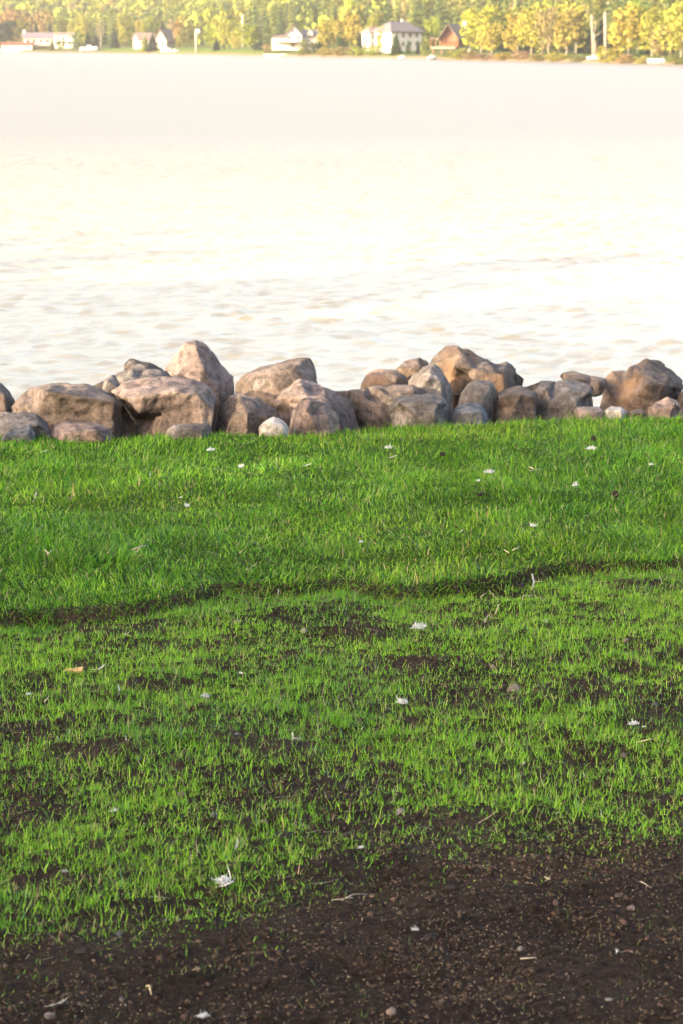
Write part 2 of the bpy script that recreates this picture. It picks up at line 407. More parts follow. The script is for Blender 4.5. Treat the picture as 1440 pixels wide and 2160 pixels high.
def conifer_crown(seed, levels=15, per=11, low=.06, second=True):
    r = np.random.default_rng(seed); V = []; Q = []; C = []
    for k in range(levels):
        t = k/(levels-1); z = low + (1-low)*t**.92; rad = .5*(1-t)**.85*r.uniform(.8, 1.12) + .02
        for j in range(per if t < .8 else 6):
            a = 2*math.pi*(j + .5*(k % 2))/per*(1 if t < .8 else per/6) + r.uniform(-.25, .25); rr = rad*r.uniform(.7, 1.15)
            d = np.array([math.cos(a), math.sin(a), 0]); p = np.array([-d[1], d[0], 0])
            dz = -.10*rr - .02 + r.uniform(-.02, .02); w = rr*.28 + .008
            o = np.array([0, 0, z]); b = len(V)
            V += [o, o + d*rr*.6 - p*w + [0, 0, dz*.6], o + d*rr + [0, 0, dz*1.3], o + d*rr*.6 + p*w + [0, 0, dz*.6 - .01]]
            Q.append((b, b+1, b+2, b+3)); C += [[1, 1, 1]]*4
            if not second: continue
            b = len(V); V += [o + d*rr*.25 + [0, 0, .01], o + d*rr*.7 + [0, 0, dz], o + d*rr*.75 + p*w*.3 + [0, 0, dz - .05*rr - .025], o + d*rr*.3 + [0, 0, dz-.04]]
            Q.append((b, b+1, b+2, b+3)); C += [[.8, .85, .85]]*4
    C = np.array(C, float)*np.repeat(r.uniform(.75, 1.25, len(Q)), 4)[:, None]
    return np.array(V), np.array(Q), C
def trunk_mesh(seed, kind):
    r = random.Random(seed); mb = MB()
    if kind == 'conifer':
        mb.tube([(0, 0, -.02), (0, 0, .5), (0, 0, .97)], [.022, .014, .003], 6)
    else:
        pts = [(0, 0, -.02)]
        for k in range(1, 6): pts.append((r.uniform(-.015, .015)*k, r.uniform(-.015, .015)*k, k*.17))
        mb.tube(pts, [.024, .020, .017, .013, .009, .004], 7)
        for k in range(6):
            z0 = .3 + .08*k; a = r.uniform(0, 6.28); l = r.uniform(.16, .27)
            i = min(4, int(z0/.17)); p = Vector(pts[i]).lerp(Vector(pts[i+1]), z0/.17 - i)
            mb.tube([p, p + Vector((math.cos(a)*l*.5, math.sin(a)*l*.5, l*.35)), p + Vector((math.cos(a)*l, math.sin(a)*l, l*.9))], [.009, .006, .002], 5)
    return mb.mesh('trunk', True)
M['bark'] = plain('bark_brown', (.11, .08, .06), .9, .3, 30)
M['birch'] = plain('bark_birch', (.22, .19, .15), .8, .25, 20)
CROWN = {}
for s_ in range(4):
    CROWN['broad', s_] = broad_crown(100+s_)
    CROWN['tall', s_] = broad_crown(200+s_, 1500, .028, 14, .10, .72)
    CROWN['shrub', s_] = broad_crown(300+s_, 1100, .038, 10, -.10, 1.25)
    CROWN['thin', s_] = broad_crown(400+s_, 280, .03, 10, .35, .7)
    CROWN['conifer', s_] = conifer_crown(500+s_)
    CROWN['spire', s_] = conifer_crown(600+s_, 11, 7, .06, False)
CM, TM = {}, {}
for k, (V, q, c) in CROWN.items():
    if k[0] == 'spire': continue
    CM[k] = mesh_np('crown_%s' % k[0], V, quads=q, col=c); CM[k].materials.append(M['leaf'])
for s_ in range(4):
    TM['c', s_] = trunk_mesh(s_, 'conifer'); TM['c', s_].materials.append(M['bark'])
    TM['b', s_] = trunk_mesh(20+s_, 'broad'); TM['b', s_].materials.append(M['bark'])
    TM['w', s_] = trunk_mesh(40+s_, 'broad'); TM['w', s_].materials.append(M['birch'])
TINT = {'yellow': (.235, .225, .036), 'gold': (.225, .200, .042), 'tan': (.19, .155, .060), 'olive': (.115, .12, .026), 'lime': (.19, .21, .028),
        'dark': (.014, .024, .017), 'green': (.048, .075, .024), 'orange': (.22, .14, .05), 'pink': (.21, .155, .10), 'moss': (.090, .108, .026)}  # dark: spruce green deepened further to paint in shade from neighbouring trees
tcount = 0
def far_tree(name, px, top, wpx, kind, tint, back, label, cat='tree', group=None, trunk='b', lean=0.0):
    global tcount
    tcount += 1; s_ = tcount % 4
    x, y, z = far_pos(px, back)
    zt = on_y(px, top, y)[2]; h = max(1.0, zt - z); w = wpx*m_per_px(y)
    o = empty(name, (x, y, z), random.uniform(0, 6.28)); o.scale = (1, 1, 1)
    spread = {'broad': .70, 'tall': .54, 'shrub': .95, 'thin': .62, 'conifer': 1.0}[kind]
    ws = w*1.38/spread
    cr = link('crown', CM[kind, s_], None, o); cr.scale = (ws, ws, h*(1.0 if kind == 'conifer' else 1.06 if kind == 'shrub' else 1.12)); c = TINT[tint]
    j = [random.uniform(.88, 1.12) for _ in range(3)]
    cr.color = (c[0]*j[0], c[1]*j[1], c[2]*j[2], 1)
    tw = max(h*.9, ws*.5) if kind != 'conifer' else h
    tk = link('stem' if kind == 'shrub' else 'trunk', TM[('c' if kind == 'conifer' else trunk), s_], None, o); tk.scale = (tw, tw, h*.98)
    tag(o, label, cat, group)
    return o

# ------------------------------------------------------------------ hillside forest (reads as one mass)
def forest(name, spots, label):
    Vs, Qs, Cs = [], [], []; n = 0; r = np.random.default_rng(99)
    for (x, y, z, h, w, kind, tint) in spots:
        V, q, c = CROWN[kind, int(r.integers(4))]
        a = r.uniform(0, 6.28); ca, sa = math.cos(a), math.sin(a)
        if kind != 'spire':
            keep = r.random(len(q)) < .072; idx = q[keep].ravel(); V = V[idx]; c = c[idx]; q = np.arange(len(idx)).reshape(-1, 4)
            ctr = V.reshape(-1, 4, 3).mean(1, keepdims=True); V = ((V.reshape(-1, 4, 3)-ctr)*3.0 + ctr).reshape(-1, 3)
        X = V[:, 0]*ca - V[:, 1]*sa; Y = V[:, 0]*sa + V[:, 1]*ca
        Vs.append(np.stack([X*w + x, Y*w + y, V[:, 2]*h + z], -1)); Qs.append(q + n); n += len(V)
        Cs.append(c*np.array(TINT[tint])*r.uniform(.8, 1.2))
    o = link(name, mesh_np(name, np.concatenate(Vs), quads=np.concatenate(Qs), col=np.concatenate(Cs)), M['leaf'])
    tag(o, label, 'forest', kind='stuff')
    return o
spots_c, spots_h = [], []
for yy in np.arange(330, 1040, 6.2):
    half = .144*yy*1.22 + 12
    xx = -half
    while xx < half:
        x = xx + rng.uniform(-2.5, 2.5); y = yy + rng.uniform(-3, 3); xx += 6.4
        s = y - float(shore_y(x))
        if s < (34 if x > 22 else 60) or s > 470: continue
        z = float(far_z(x, y))
        patch = float(vn2(x/38, y/60, 81)); r_ = rng.random()
        if s < 170:
            if patch > -.25:
                spots_c.append((x, y, z, rng.uniform(8.5, 13.5), rng.uniform(3.2, 4.8), 'spire', rng.choice(['moss', 'green', 'moss', 'olive', 'green'])))
            else:
                spots_c.append((x, y, z, rng.uniform(7.5, 11), rng.uniform(5.5, 8), rng.choice(['tall', 'broad']), rng.choice(['lime', 'yellow', 'lime', 'olive', 'moss'])))
        elif r_ < .30 + .3*patch:
            spots_h.append((x, y, z, rng.uniform(9, 14), rng.uniform(3.5, 5), 'spire', rng.choice(['green', 'dark', 'moss'])))
        else:
            spots_h.append((x, y, z, rng.uniform(8, 12), rng.uniform(7, 10), rng.choice(['broad', 'tall']), rng.choice(['lime', 'lime', 'yellow', 'olive', 'lime', 'moss', 'tan'])))
forest('forest', spots_c, 'pointed spruce wood behind the far houses')
forest('hillside_forest', spots_h, 'pale autumn forest covering the hillside')

# woodland added out of view behind the camera to keep the lawn in shade
wood = []
ax_p = Vector((-TO_SUN.y, TO_SUN.x, 0)).normalized()
s2 = Vector((TO_SUN.x, TO_SUN.y, 0)).normalized()
for k in range(34):
    t = -30 + k*1.6
    for row in range(2):
        d = 31 + row*5 + rng.uniform(-1, 1)
        p = Vector((0, 8, 0)) + s2*d + ax_p*t
        wood.append((p.x, p.y, float(ground_z(p.x, p.y, False)), ((8.36, 9.46)[row] if abs(t+2.1) < 4.2 else (rng.uniform(9.0, 10.2) if row == 0 else rng.uniform(9.0, 11.0))), 6.5, 'shrub', rng.choice(['dark', 'green'])))  # middle tops kept lower so sun reaches the boulder tips
shade_wood = forest('shade_wood', wood, 'unseen wood added behind the camera to shade the lawn')

# ------------------------------------------------------------------ boulders along the lawn edge
def ico(n):
    bm = bmesh.new(); bmesh.ops.create_icosphere(bm, subdivisions=n, radius=1.0)
    V = np.array([v.co[:] for v in bm.verts]); T = np.array([[v.index for v in f.verts] for f in bm.faces]); bm.free()
    return V, T
ICO = {n: ico(n) for n in (1, 2, 3, 4, 5, 6)}
def boulder(poly, dist, thick, mat, label, inner=None, seed=0, sub=4, rough=1.0, rnd=0, sink=True, name='boulder', cat='boulder', group='boulders along the lawn edge'):
    """rock with a measured outline and measured ridge points (px, py, depth as a share of `thick`, towards the lawn negative)"""
    P = np.array(poly, float); cx = (P[:, 0].min()+P[:, 0].max())/2; g = np.random.default_rng(seed+1000)
    x0 = on_y(cx, P[:, 1].mean(), 11)[0]; Y = float(edge_y(x0)) + dist
    S = np.array([on_y(px, py, Y) for px, py in P])[:, [0, 2]]
    gz = float(ground_z(np.array([S[:, 0].mean()]), np.array([Y]), False)[0]) - .06
    zmin, zmax = S[:, 1].min(), S[:, 1].max()
    if sink and zmin > gz:                                  # the foot reaches down to the bank
        low = S[:, 1] < zmin + .35*(zmax-zmin); S[low, 1] -= (zmin-gz)
        zmin = gz
    hgt, wid = zmax-zmin, np.ptp(S[:, 0])
    hz_ = (S[:, 1]-zmin)/hgt
    dS = thick*(-.86 + 1.2*hz_ + g.uniform(-.12, .12, len(S)))
    low = S[:, 1] < zmin + .30*hgt
    for i_, (px, py) in enumerate(P):                       # each corner at its own distance
        X_, _, Z_ = on_y(px, py, Y + dS[i_]); S[i_, 0] = X_
        if not low[i_]: S[i_, 1] = Z_
    py0, py1, px0, wpx = P[:, 1].min(), P[:, 1].max(), P[:, 0].min(), np.ptp(P[:, 0]); hpx = py1-py0
    if inner is None:
        inner = [(px0 + wpx*(t + g.uniform(-.07, .07)), py0 + hpx*(.40 + g.uniform(-.08, .08)), -g.uniform(.8, 1.05)) for t in (.22, .5, .78)]
        inner.append((px0 + wpx*g.uniform(.35, .65), py0 + hpx*.66, -g.uniform(.8, 1.0)))
    n = len(S); ed = [(i_, (i_+1) % n) for i_ in range(n)]
    bm = bmesh.new()
    sv = [bm.verts.new((S[i_, 0], dS[i_], S[i_, 1])) for i_ in range(n)]
    back = [(px0 + wpx*(.5+a), py0 + hpx*b_, g.uniform(.8, 1.1)) for a, b_ in ((-.2, .45), (.2, .5), (0, .72))]
    for side in (inner, back):                              # faces between the corners and the ridge points
        co = [Vector((a, -b_)) for a, b_ in P] + [Vector((a, -b_)) for a, b_, _ in side]
        vo, eo, fo, ov, oe, of = delaunay_2d_cdt(co, ed, [], 1, 1e-4)
        mp_ = []
        for k_, v_ in enumerate(vo):
            o_ = ov[k_][0] if ov[k_] else -1
            if 0 <= o_ < n: mp_.append(sv[o_])
            else:
                dd = side[o_-n][2]*thick if o_ >= n else 0.0
                if side is back:                            # far side: only its depth matters
                    X_, _, Z_ = on_y(v_.x, -v_.y, Y); mp_.append(bm.verts.new((X_, dd, Z_)))
                else:
                    X_, _, Z_ = on_y(v_.x, -v_.y, Y + dd); mp_.append(bm.verts.new((X_, dd, Z_)))
        for f_ in fo:
            try: bm.faces.new([mp_[q_] for q_ in f_])
            except ValueError: pass
    bmesh.ops.delete(bm, geom=[v_ for v_ in bm.verts if not v_.link_faces], context='VERTS')
    bmesh.ops.triangulate(bm, faces=bm.faces[:])
    bmesh.ops.recalc_face_normals(bm, faces=bm.faces[:])
    size = math.sqrt(hgt*wid)
    for lv in range(sub):
        if lv < 2:                                          # long faces first, so the pieces come out even
            mean = np.mean([e.calc_length() for e in bm.edges]); es = [e for e in bm.edges if e.calc_length() > .55*mean]
        else: es = bm.edges[:]
        bmesh.ops.subdivide_edges(bm, edges=es, cuts=1, use_grid_fill=True)
        bmesh.ops.triangulate(bm, faces=[f_ for f_ in bm.faces if len(f_.verts) > 3])
        if lv == 0:
            for v_ in bm.verts: v_.co += Vector(g.normal(0, .008*size, 3))
        if lv == 1:
            for _ in range(rnd): bmesh.ops.smooth_vert(bm, verts=bm.verts[:], factor=.5, use_axis_x=True, use_axis_y=True, use_axis_z=True)
            for v_ in bm.verts: v_.co += Vector(g.normal(0, .005*size*rough, 3))
        if lv == 2: bmesh.ops.smooth_vert(bm, verts=bm.verts[:], factor=.02 if not rnd else .35, use_axis_x=True, use_axis_y=True, use_axis_z=True)
        if lv == 3: bmesh.ops.smooth_vert(bm, verts=bm.verts[:], factor=.06 if not rnd else .35, use_axis_x=True, use_axis_y=True, use_axis_z=True)
    bm.normal_update()
    p = np.array([v_.co[:] for v_ in bm.verts]); nn = np.array([v_.normal[:] for v_ in bm.verts]); bm.verts.index_update()
    T = np.array([[v_.index for v_ in f_.verts] for f_ in bm.faces]); bm.free()
    q = (p - p.mean(0))*(2.6/size) + g.uniform(0, 50, 3)
    disp = .009*fbm3(q[:, 0], q[:, 1], q[:, 2], 3, seed) + .013*(1-2*np.abs(fbm3(q[:, 0]*2.3, q[:, 1]*2.3, q[:, 2]*2.3, 4, seed+5))) \
        + .011*fbm3(q[:, 0]*7, q[:, 1]*7, q[:, 2]*7, 3, seed+9)
    lay = q[:, 2]*1.3 + q[:, 0]*.5 + .6*fbm3(q[:, 0], q[:, 1], q[:, 2], 2, seed+3)
    disp = disp - .020*(np.abs((lay % 1)-.5)*2)**6          # split seams
    p = p + nn*(disp*size*rough)[:, None]
    c = np.array([S[:, 0].mean(), Y, zmin]); p = p + np.array([0, Y, 0]) - c
    o = link(name, mesh_np(name, p, tris=T, smooth=bool(rnd)), M[mat]); o.location = c
    return tag(o, label, cat, group)
B = boulder
B([(-75,835),(-40,806),(-5,802),(17,820),(33,843),(27,870),(-10,890),(-75,890)], .75, .22, 'rock_brown', 'brown boulder cut off by the picture edge beside the water', seed=1)
B([(26,860),(38,839),(62,818),(108,808),(174,813),(215,821),(240,835),(264,863),(288,894),(290,930),(240,945),(110,940),(45,920),(28,885)], .48, .24, 'rock_brown', 'wide brown slab boulder with flat pink top and dark overhanging front', inner=[(101,829,-1),(139,834,-1.05),(190,838,-1),(240,847,-.9),(82,868,-.75),(170,880,-.8)], seed=2)
B([(-12,895),(17,873),(48,869),(76,872),(100,890),(109,915),(108,945),(-12,950)], .16, .13, 'rock_grey', 'grey brown rounded boulder in front of the wide slab', seed=3)
B([(-40,878),(0,869),(22,869),(20,895),(-40,900)], .34, .10, 'rock_pink', 'pinkish stone peeking out behind the grey brown boulder', seed=4, sub=3)
B([(3,921),(28,903),(66,895),(75,912),(73,940),(0,945)], .03, .06, 'rock_blue', 'small slate blue stone at the grass, lowest of the row', seed=5, sub=3)
B([(112,912),(115,894),(132,887),(180,889),(208,894),(236,905),(241,930),(200,945),(115,945)], .10, .13, 'rock_pink', 'low pink flat stone lying under the wide slab boulder', seed=6)
B([(178,820),(222,804),(243,789),(278,776),(312,774),(347,785),(368,802),(352,850),(230,860),(183,840)], .95, .2, 'rock_grey', 'pale grey sloping slab behind the two big front boulders', seed=7)
B([(262,782),(264,763),(275,757),(320,764),(340,780),(364,795),(352,820),(270,812)], 1.3, .14, 'rock_brown', 'small brown wedge rock on top of the pale sloping slab', seed=8)
B([(343,785),(368,752),(389,724),(417,719),(431,730),(465,762),(494,796),(494,835),(480,875),(440,890),(380,870),(346,830)], 1.15, .24, 'rock_pink', 'tall pointed pink boulder, the highest peak of the row', inner=[(420,745,-.35),(432,775,-.75),(422,808,-1),(458,815,-.7),(395,790,-.75)], seed=9)
B([(238,832),(264,808),(305,795),(368,795),(417,804),(448,820),(456,838),(452,878),(441,900),(400,940),(305,940),(290,885),(260,850)], .45, .24, 'rock_pink', 'broad pink boulder with hollowed dark front below the peak', inner=[(274,839,-.95),(305,835,-1.05),(375,825,-1.0),(417,835,-.95),(447,862,-.8),(347,876,-.78),(296,868,-.95)], seed=10)
B([(352,907),(368,894),(441,893),(446,905),(436,928),(355,930)], .06, .09, 'rock_grey', 'thin flat grey slab lying at the grass', seed=11, sub=3)
B([(446,902),(460,868),(487,835),(508,830),(550,842),(585,870),(602,890),(592,918),(520,925),(452,920)], .34, .15, 'rock_brown', 'dark brown angular boulder beside the white stone', inner=[(505,845,-.5),(522,870,-1),(493,882,-.9),(560,880,-.6)], seed=12)
B([(491,806),(515,787),(574,762),(616,757),(644,749),(657,754),(671,773),(681,812),(678,860),(640,885),(570,885),(505,860),(492,830)], .90, .26, 'rock_brown', 'big brown whaleback boulder with rounded high shoulder against the water', inner=[(560,790,-.7),(620,776,-.6),(590,822,-1),(650,810,-.8),(530,818,-.85)], seed=13, rnd=1, rough=.8)
B([(575,848),(598,821),(633,801),(661,808),(682,816),(713,832),(744,853),(774,876),(772,910),(700,915),(605,900),(580,866)], .50, .2, 'rock_pink', 'pink brown boulder sloping down to the grass before the whaleback', inner=[(634,815,-.5),(600,838,-.8),(650,840,-.95),(690,836,-.7),(702,870,-.95),(632,866,-.9)], seed=14)
B([(607,898),(616,873),(630,844),(650,838),(685,850),(700,867),(714,884),(721,902),(704,922),(612,924)], .20, .13, 'rock_pink', 'angular rock with a dark blue chipped face at the grass', inner=[(648,862,-1.05),(656,880,-1),(690,872,-.6),(638,880,-.9),(655,846,-.7)], seed=15)
B([(544,902),(557,887),(578,877),(598,887),(612,902),(608,922),(548,922)], .10, .07, 'rock_pale', 'smooth white stone half sunk in the grass edge', seed=16, sub=3, rnd=1, rough=.4)
B([(693,824),(741,820),(770,814),(817,814),(870,810),(890,818),(907,837),(895,880),(830,895),(770,890),(730,858)], .62, .18, 'rock_brown', 'long low brown boulder in the middle of the row', inner=[(760,834,-.8),(820,836,-.95),(868,828,-.8),(800,862,-1)], seed=17)
B([(741,824),(755,797),(779,778),(831,776),(855,790),(870,808),(872,835),(800,845),(744,840)], .98, .17, 'rock_orange_sun', 'rounded pink boulder, tinted orange as if sunlit, behind the long low one', inner=[(790,795,-.75),(830,800,-.9),(772,816,-.9)], seed=18, rnd=1, rough=.8)
B([(830,780),(852,764),(883,755),(897,761),(903,775),(893,805),(850,812)], 1.30, .12, 'rock_orange_sun', 'small boulder tip coloured orange as if sunlit rising behind the rounded one', seed=19)
B([(862,804),(885,775),(911,765),(925,773),(940,797),(954,818),(952,856),(930,862),(890,845)], .80, .14, 'rock_grey', 'grey pink boulder leaning against the large one coloured as if sunlit', inner=[(900,800,-.95),(926,808,-.7),(888,818,-.85)], seed=20)
B([(820,867),(828,842),(845,833),(904,831),(932,839),(946,856),(951,882),(930,902),(835,904)], .22, .17, 'rock_grey', 'pale flat topped boulder at the grass in mid row', inner=[(842,850,-.85),(890,846,-.9),(926,852,-.8),(870,870,-1.05),(912,872,-1)], seed=21)
B([(908,768),(937,730),(964,727),(986,741),(1001,751),(1024,756),(1035,764),(1065,767),(1087,782),(1103,797),(1101,818),(1050,850),(970,850),(940,815)], 1.05, .24, 'rock_rust_sun', 'large boulder coloured orange as if sunlit, hollow above a dark gap', inner=[(948,755,-.35),(960,772,-1),(945,797,-.35),(1000,782,-1),(1052,792,-.9),(1030,768,-.5),(972,746,-.5)], seed=22)
B([(951,862),(968,831),(986,807),(1001,799),(1035,801),(1048,812),(1046,831),(1035,872),(1010,888),(958,888)], .42, .13, 'rock_grey', 'smooth loaf shaped boulder tilted up beside the dark gap', inner=[(1000,815,-.7),(1034,814,-.55),(985,846,-1),(1016,850,-.9)], seed=23, rnd=1, rough=.6)
B([(943,880),(962,859),(985,848),(1013,854),(1030,876),(1026,902),(948,902)], .16, .11, 'rock_blue', 'small dark grey purple rock in front of the loaf', seed=24)
B([(1038,862),(1046,831),(1069,820),(1099,817),(1131,829),(1132,868),(1112,888),(1042,888)], .36, .13, 'rock_brown', 'squat brown block between the loaf and the long block', inner=[(1060,836,-.95),(1100,833,-.95),(1125,838,-.7),(1085,857,-1)], seed=25)
B([(1100,817),(1140,805),(1170,802),(1230,807),(1245,816),(1250,839),(1242,866),(1210,884),(1125,884),(1112,835)], .48, .2, 'rock_grey', 'long grey brown block under the thin slab', inner=[(1150,820,-.75),(1200,823,-.85),(1240,825,-.7),(1160,846,-1),(1212,846,-1)], seed=26)
B([(1176,793),(1185,784),(1207,781),(1245,791),(1279,797),(1282,812),(1272,830),(1250,834),(1232,812),(1185,804)], .80, .12, 'rock_brown', 'thin olive brown slab lying across the tops', seed=27, rnd=1, sink=False, rough=.5)
B([(1268,802),(1290,788),(1316,782),(1324,773),(1346,771),(1365,756),(1384,760),(1417,779),(1437,801),(1442,826),(1436,868),(1361,880),(1260,870),(1246,840)], .85, .27, 'rock_orange_sun', 'big boulder with orange peak coloured as if sunlit and smooth scooped flank', inner=[(1312,812,-.15),(1355,786,-.7),(1363,812,-1),(1340,836,-.8),(1298,842,-.45),(1402,810,-.9),(1386,846,-.9)], seed=28)
B([(1366,863),(1384,846),(1406,837),(1425,846),(1438,864),(1430,888),(1370,888)], .22, .10, 'rock_pink', 'small pale pink stone below the orange peak', seed=29)
B([(1430,830),(1450,812),(1490,806),(1530,830),(1530,890),(1435,890)], .60, .18, 'rock_brown', 'brown boulder mostly beyond the picture edge after the orange peak', seed=30, sub=3)
B([(1211,866),(1218,858),(1258,858),(1276,865),(1272,882),(1215,882)], .12, .08, 'rock_pink', 'flat pinkish stone at the grass below the thin slab', seed=31, sub=3)
B([(1270,868),(1290,857),(1308,858),(1323,868),(1318,884),(1275,884)], .14, .07, 'rock_pale', 'flat pale stone in the grass below the scooped flank', seed=32, sub=3)
B([(1322,871),(1334,864),(1352,864),(1364,872),(1358,886),(1326,886)], .12, .06, 'rock_rust_sun', 'small rusty stone flush with the grass below the peak', seed=33, sub=3)
B([(950,838),(957,822),(966,824),(968,842),(960,850)], 1.0, .07, 'rock_orange_sun', 'small orange stone deep inside the dark gap', seed=34, sub=3, sink=False)
B([(640,900),(690,872),(760,868),(800,884),(800,925),(650,925)], .75, .2, 'rock_brown', 'brown stone wedged low behind the chipped rock', seed=35, sub=3)
B([(1040,880),(1070,850),(1140,845),(1180,870),(1180,905),(1050,905)], .95, .2, 'rock_brown', 'dark stone wedged low behind the squat block', seed=36, sub=3)
for k, px in enumerate((-150, -260, 1570, 1690)):
    B([(px-70,890),(px-60,840),(px,812),(px+55,838),(px+65,890),(px,930)], .6, .2, ('rock_pink', 'rock_grey')[k % 2], ('pink', 'grey')[k % 2] + ' boulder of the row just beyond the ' + ('wide slab end', 'orange peak end')[k//2], seed=40+k, sub=3)

# ------------------------------------------------------------------ grass
def blades(x, y, z, ln, wd, az, lean, curl, colr, seg=2):
    """one blade per entry: tapering ribbon that leans towards az and bends over by curl"""
    n = len(x); d = np.stack([np.cos(az), np.sin(az), np.zeros(n)], -1)
    tw = az + math.pi/2 + rng.normal(0, .7, n); sd = np.stack([np.cos(tw), np.sin(tw), np.zeros(n)], -1)
    root = np.stack([x, y, z-.003], -1); up = np.array([0, 0, 1.0])
    rows = []; ts = np.linspace(0, 1, seg+1)
    p = root.copy(); prev = 0
    for i, t in enumerate(ts):
        a = lean + curl*t
        if i: p = p + ((np.cos(a)[:, None]*up + np.sin(a)[:, None]*d)*(ln*(t-prev))[:, None])
        prev = t
        if i == seg: rows.append(p[:, None, :])
        else:
            w = (wd*(1 - .55*t**1.5)*.5)[:, None]; rows.append(np.stack([p - sd*w, p + sd*w], 1))
    V = np.concatenate(rows, 1); m_ = V.shape[1]; base = (np.arange(n)*m_)[:, None]
    Q = np.concatenate([base + np.array([[2*i, 2*i+1, 2*i+3, 2*i+2]]) for i in range(seg-1)], 0)
    T = base + np.array([[2*(seg-1), 2*(seg-1)+1, 2*seg]])
    return V.reshape(-1, 3), Q, T, np.repeat(colr, m_, 0)
def cols(n, table, jit=.18):
    w = np.array([t[0] for t in table]); c = np.array([t[1] for t in table])
    k = rng.choice(len(table), n, p=w/w.sum())
    return np.clip(c[k]*rng.uniform(1-jit, 1+jit, (n, 1))*rng.uniform(.93, 1.07, (n, 3)), .003, .9)
def scatter(n, x0, x1, y0, y1): return rng.uniform(x0, x1, n), rng.uniform(y0, y1, n)

# the older turf
LG = [(.44, (.096, .240, .014)), (.32, (.178, .340, .026)), (.14, (.028, .105, .012)), (.05, (.18, .26, .040)), (.04, (.33, .27, .13)), (.03, (.06, .16, .06))]
x, y = scatter(540000, -2.6, 2.6, 6.2, 11.0)
d1 = y - sod_y(x); d2 = edge_y(x) + .10 - y
inview = np.abs(x) < .150*y + .35
den = sstep(-.075, -.02, d1)*(1 + 2.0*(d1 < .06))*sstep(0, .06, d2)*np.where(inview, 1, .35)*(.80 + .35*fbm2(x*3.5, y*3.5, 3, 91))
keep = rng.random(len(x)) < den; x, y = x[keep], y[keep]; n = len(x)
d1 = y - sod_y(x)
hg = .9 + .55*fbm2(x*5.5, y*5.5, 3, 93) + .25*vn2(x*1.1, y*3.2, 94)
ln = rng.gamma(9, .0031, n)*np.clip(hg, .45, 1.6)
az = 2*math.pi*fbm2(x*2.2, y*2.2, 3, 95)*1.3 + rng.normal(0, 1.3, n)
lean = np.abs(rng.normal(.32, .28, n)); curl = np.abs(rng.normal(.75, .5, n))
fr = d1 < .05; az = np.where(fr, rng.normal(-math.pi/2, .8, n), az); lean = np.where(fr, rng.uniform(.2, 1.3, n), lean); ln = np.where(fr, ln*1.35, ln)   # turf hangs over its edge
yel = sstep(-.1, .5, fbm2(x*1.3, y*2.2, 3, 96))[:, None]
c = cols(n, LG); c = c*(1-.45*yel) + c*np.array([1.5, 1.15, 1.1])*.45*yel
dryf = ((d1 < .26*np.clip(.4+fbm2(x*3, 0*x, 2, 99), 0, 1)) & (rng.random(n) < .10))[:, None]; c = np.where(dryf, np.array([.24, .21, .06])*rng.uniform(.6, 1.2, (n, 1)), c)
c = c*(1 + .30*fbm2(x*6.5, y*6.5, 3, 98))[:, None]
blu = sstep(.1, .5, fbm2(x*2.1+7, y*2.1, 3, 97))[:, None]; c = c*(1 - .15*blu*np.array([1, .5, .0]))
V, Q, T, C = blades(x, y, ground_z(x, y, False), ln, rng.uniform(.0018, .0040, n), az, lean, curl, c, 2)
turf = link('turf_grass', mesh_np('turf_grass', V, tris=T, quads=Q, col=C), M['blade'])
tag(turf, 'dense green turf of the older lawn', 'grass', kind='stuff')

# the young sown grass with bare patches
patches = [(250, 1322, 150, 16), (110, 1345, 60, 14), (560, 1312, 90, 13), (760, 1322, 80, 26), (1000, 1322, 70, 14), (850, 1405, 110, 26), (1000, 1462, 150, 50), (1200, 1470, 130, 34),
           (1400, 1500, 90, 40), (1050, 1260, 90, 12), (1350, 1240, 80, 14), (180, 1400, 45, 10), (60, 1545, 90, 20), (230, 1590, 110, 22), (560, 1580, 110, 34), (640, 1655, 190, 62), (520, 1690, 90, 28),
           (60, 1720, 130, 42), (760, 1750, 130, 46), (120, 1860, 90, 26), (330, 1745, 40, 18), (370, 1910, 90, 22), (1330, 1690, 60, 16), (1150, 1725, 60, 12), (900, 1735, 120, 30), (700, 1830, 60, 26), (450, 1400, 60, 14), (330, 1450, 60, 12)]
PT = []
for (px, py, a, b_) in patches:
    X, Y = on_z(px, py); X2, _ = on_z(px+a, py); _, Y2 = on_z(px, py-b_); _, Y3 = on_z(px, py+b_)
    PT.append((X, Y, X2-X, (Y2-Y3)/2))
def young_density(x, y):
    wob = .35*fbm2(x*9, y*9, 3, 101)
    d = np.ones_like(x)
    for X, Y, a, b_ in PT:
        r_ = np.sqrt(((x-X)/a)**2 + ((y-Y)/b_)**2) + wob
        d = np.minimum(d, .18 + .82*sstep(.35, 1.6, r_))
    d = d*(.74 + .26*sstep(5.3, 6.0, y))
    db = y - bare_y(x)
    d = d*np.where(db > -.30, (.05 + .95*sstep(-.20, .26, db + .22*fbm2(x*6, y*6, 3, 103))), 0)
    d = d*np.clip(.85 + .9*fbm2(x*5.5, y*5.5, 3, 105), .2, 1.25)*np.clip(.85+.8*fbm2(x*23, y*23, 2, 106), .2, 1.25)
    return d
YG = [(.40, (.150, .330, .018)), (.30, (.228, .415, .036)), (.12, (.075, .195, .016)), (.07, (.24, .28, .07)), (.07, (.32, .26, .14)), (.04, (.09, .19, .10))]
x, y = scatter(900000, -1.6, 1.6, 3.7, 7.6)
den = young_density(x, y)*sstep(.03, -.03, y - sod_y(x))*np.where(np.abs(x) < .150*y + .3, 1, .3)
keep = rng.random(len(x)) < den; x, y = x[keep], y[keep]
